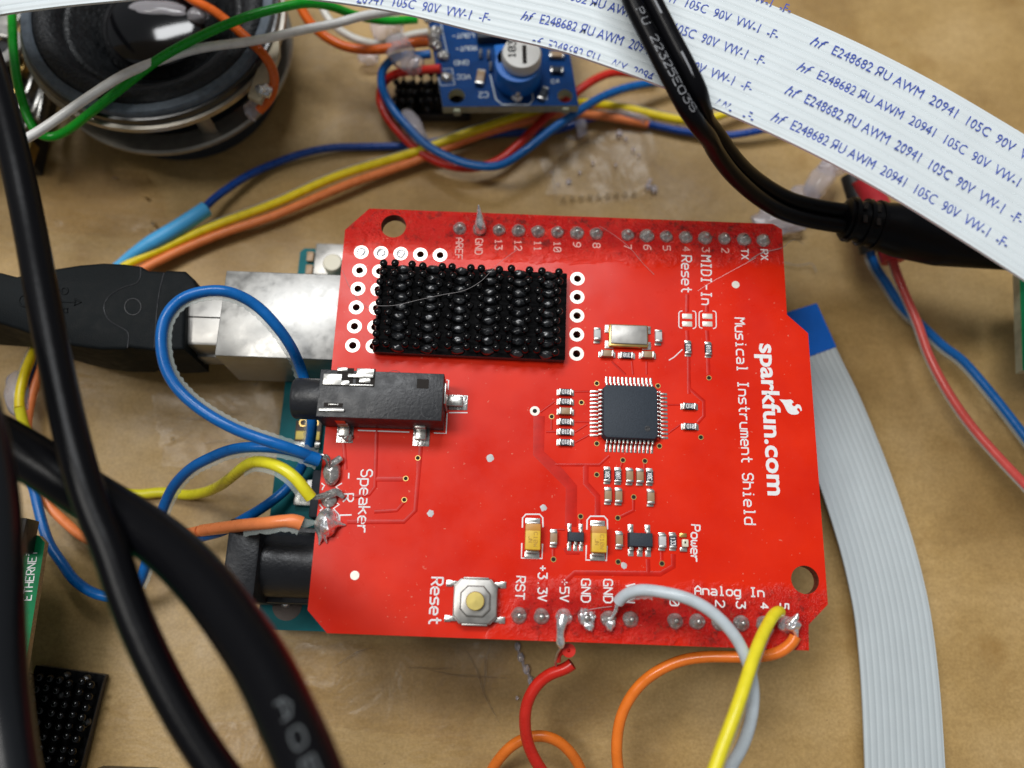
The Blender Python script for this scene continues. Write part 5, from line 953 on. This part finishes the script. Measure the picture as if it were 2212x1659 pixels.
m.tube(smooth(spline([P(u, v, G0 + .15) for u, v in ((1118, 1390), (1120, 1408), (1130, 1424), (1130, 1440), (1141, 1452), (1146, 1476))], .3)), .22, 8); build('glue_blob', m, 'glue', label='chain of tiny glue drops on the tabletop left of the red wire', cat='glue', group=GG, angle=0)
m = MB()  # little drops added to put bright glints on the tape
for u, v, r in ((1253, 290, .5), (1338, 288, .5), (1352, 300, .3), (1368, 322, .25), (1380, 335, .22), (1404, 390, .35), (1400, 402, .45), (1413, 408, .5), (1252, 372, .25), (1206, 398, .2), (1190, 372, .18), (1281, 352, .22), (1330, 356, .22), (1228, 392, .4), (1465, 268, .2)):
    c = P(u, v, G0 + .35); m.ell(c, (r * 1.1, r * 1.3, r * .8), 14, 8, jit=.25)
build('glue_blob', m, 'glue', label='scatter of shiny drops added for bright glints on the tape above the red board', cat='glue', group=GG, angle=0)
tapes = []
def film(quad, label, amp=.35, teeth=False, seed=0, n=40):
    c = [P(u, v, G0 + .12) for u, v in quad]; rows = []
    for j in range(n + 1):
        a = c[0].lerp(c[3], j / n); b = c[1].lerp(c[2], j / n); r = []
        for i in range(n + 1):
            p = a.lerp(b, i / n); e = min(i, n - i, j, n - j) / 5.0
            d = noise.noise(Vector((p.x * .22 + seed, p.y * .22, 0))) + .3 * noise.noise(Vector((p.x * .5, p.y * .5 + seed, 3)))
            w = .9 * noise.noise(Vector((p.x * .5, p.y * .5, seed + 7.0))) * (1 if e < 1 else 0)
            r.append(p + Vector((w, w * .7, min(1, e) * amp * (d + .55) + .02 + swell(p.x, p.y))))
        rows.append(r)
    m = MB().grid(rows)
    if teeth:
        for k in range(9):
            q = P(1216 + k * 19.2, 431 - k * 1.7, G0 + .3); m.lathe([(.42, -.25), (.3, .25), (.001, .62)], q, 10)
    tapes.append(build('clear_tape', m, 'film', label=label, cat='tape', group='clear tape on the tabletop', angle=0))
film(((1160, 300), (1400, 255), (1450, 425), (1195, 445)), 'crinkled clear tape with a toothed edge above the red board', .3, True, 1)
film(((330, 850), (620, 820), (590, 1030), (350, 1010)), 'clear tape on the tabletop between the blue wires and the black cables', .2, False, 5)
film(((70, 340), (330, 380), (380, 520), (90, 500)), 'thin clear tape on the tabletop below the loudspeaker, above the plug', .2, False, 9)
film(((640, 1390), (1120, 1385), (1000, 1600), (620, 1560)), 'wide clear tape on the tabletop below the push button end of the red board', .14, False, 13)
film(((420, 1560), (580, 1560), (600, 1680), (430, 1680)), 'small patch of clear tape between the two thickest cables at the bottom', .14, False, 17)
random.seed(21)
for tape, lines in ((tapes[3], (((1010, 1402), (1075, 1560)), ((1060, 1395), (1040, 1500)), ((930, 1452), (1100, 1466)), ((880, 1445), (980, 1440)), ((720, 1440), (800, 1400)))), (tapes[1], (((380, 905), (520, 890)), ((430, 960), (560, 940)))), (tapes[0], (((1200, 330), (1300, 300)), ((1200, 430), (1195, 350))))):
    for a, b in lines:
        q = [P(a[0] + (b[0] - a[0]) * t + random.uniform(-5, 5), a[1] + (b[1] - a[1]) * t + random.uniform(-4, 4), G0 + .05) for t in (0, .3, .6, 1)]
        for p in q: p.z += swell(p.x, p.y) + .12
        build('crease', MB().tube(smooth(spline(q, .4)), lambda t: .02 + .11 * math.sin(math.pi * min(1, max(0, t))), 8, flat=.5), 'film', tape, angle=0)
HG = 'stray fibres'
# thin strands
def hair(pts, label, r=.02): build('fibre', MB().tube(smooth(spline([T(*q) for q in pts], .3), 4), r, 5), 'hair', label=label, cat='fibre', group=HG)
hair([('F', 990, 950, 5.0), ('F', 1150, 950, 5.1), ('F', 1350, 905, 5.1), ('F', 1560, 860, 5.0), ('F', 1720, 830, 5.0), ('F', 1850, 760, 4.8), ('F', 1950, 660, 3.6), ('F', 2050, 570, .6), ('F', 2150, 500, .1)], 'fine curved fibre lying across the black fastener patch on the red board', .024)
hair([('G', 800, 310, 1.0), ('G', 900, 370, .5), ('G', 1040, 480, .2), ('G', 1150, 610, .1), ('G', 1240, 700, .1)], 'fine pale fibre curving over the bare upper part of the red board', .024)
hair([('F', 740, 660, .1), ('F', 800, 800, .1), ('F', 900, 930, .1), ('F', 1000, 1000, .1)], 'fine pink fibre between the left rings of pads', .02)
hair([('H', 0, 590, .1), ('H', 90, 530, .1), ('H', 250, 490, .2), ('H', 320, 440, -4), ('H', 370, 420, -10), ('H', 440, 450, -16)], 'pale fibre trailing off the upper right corner of the red board', .05)
hair([('H', 280, 600, -17.7), ('H', 400, 630, -17.7), ('H', 510, 610, -17.6), ('H', 540, 680, -17.7)], 'pale fibre lying on the tabletop right of the red board', .06)
hair([('R', 640, 400, 1.0), ('R', 720, 385, .6), ('R', 800, 370, .4), ('R', 900, 360, 1.0)], 'short coppery fibre bridging two lower solder lumps', .04)
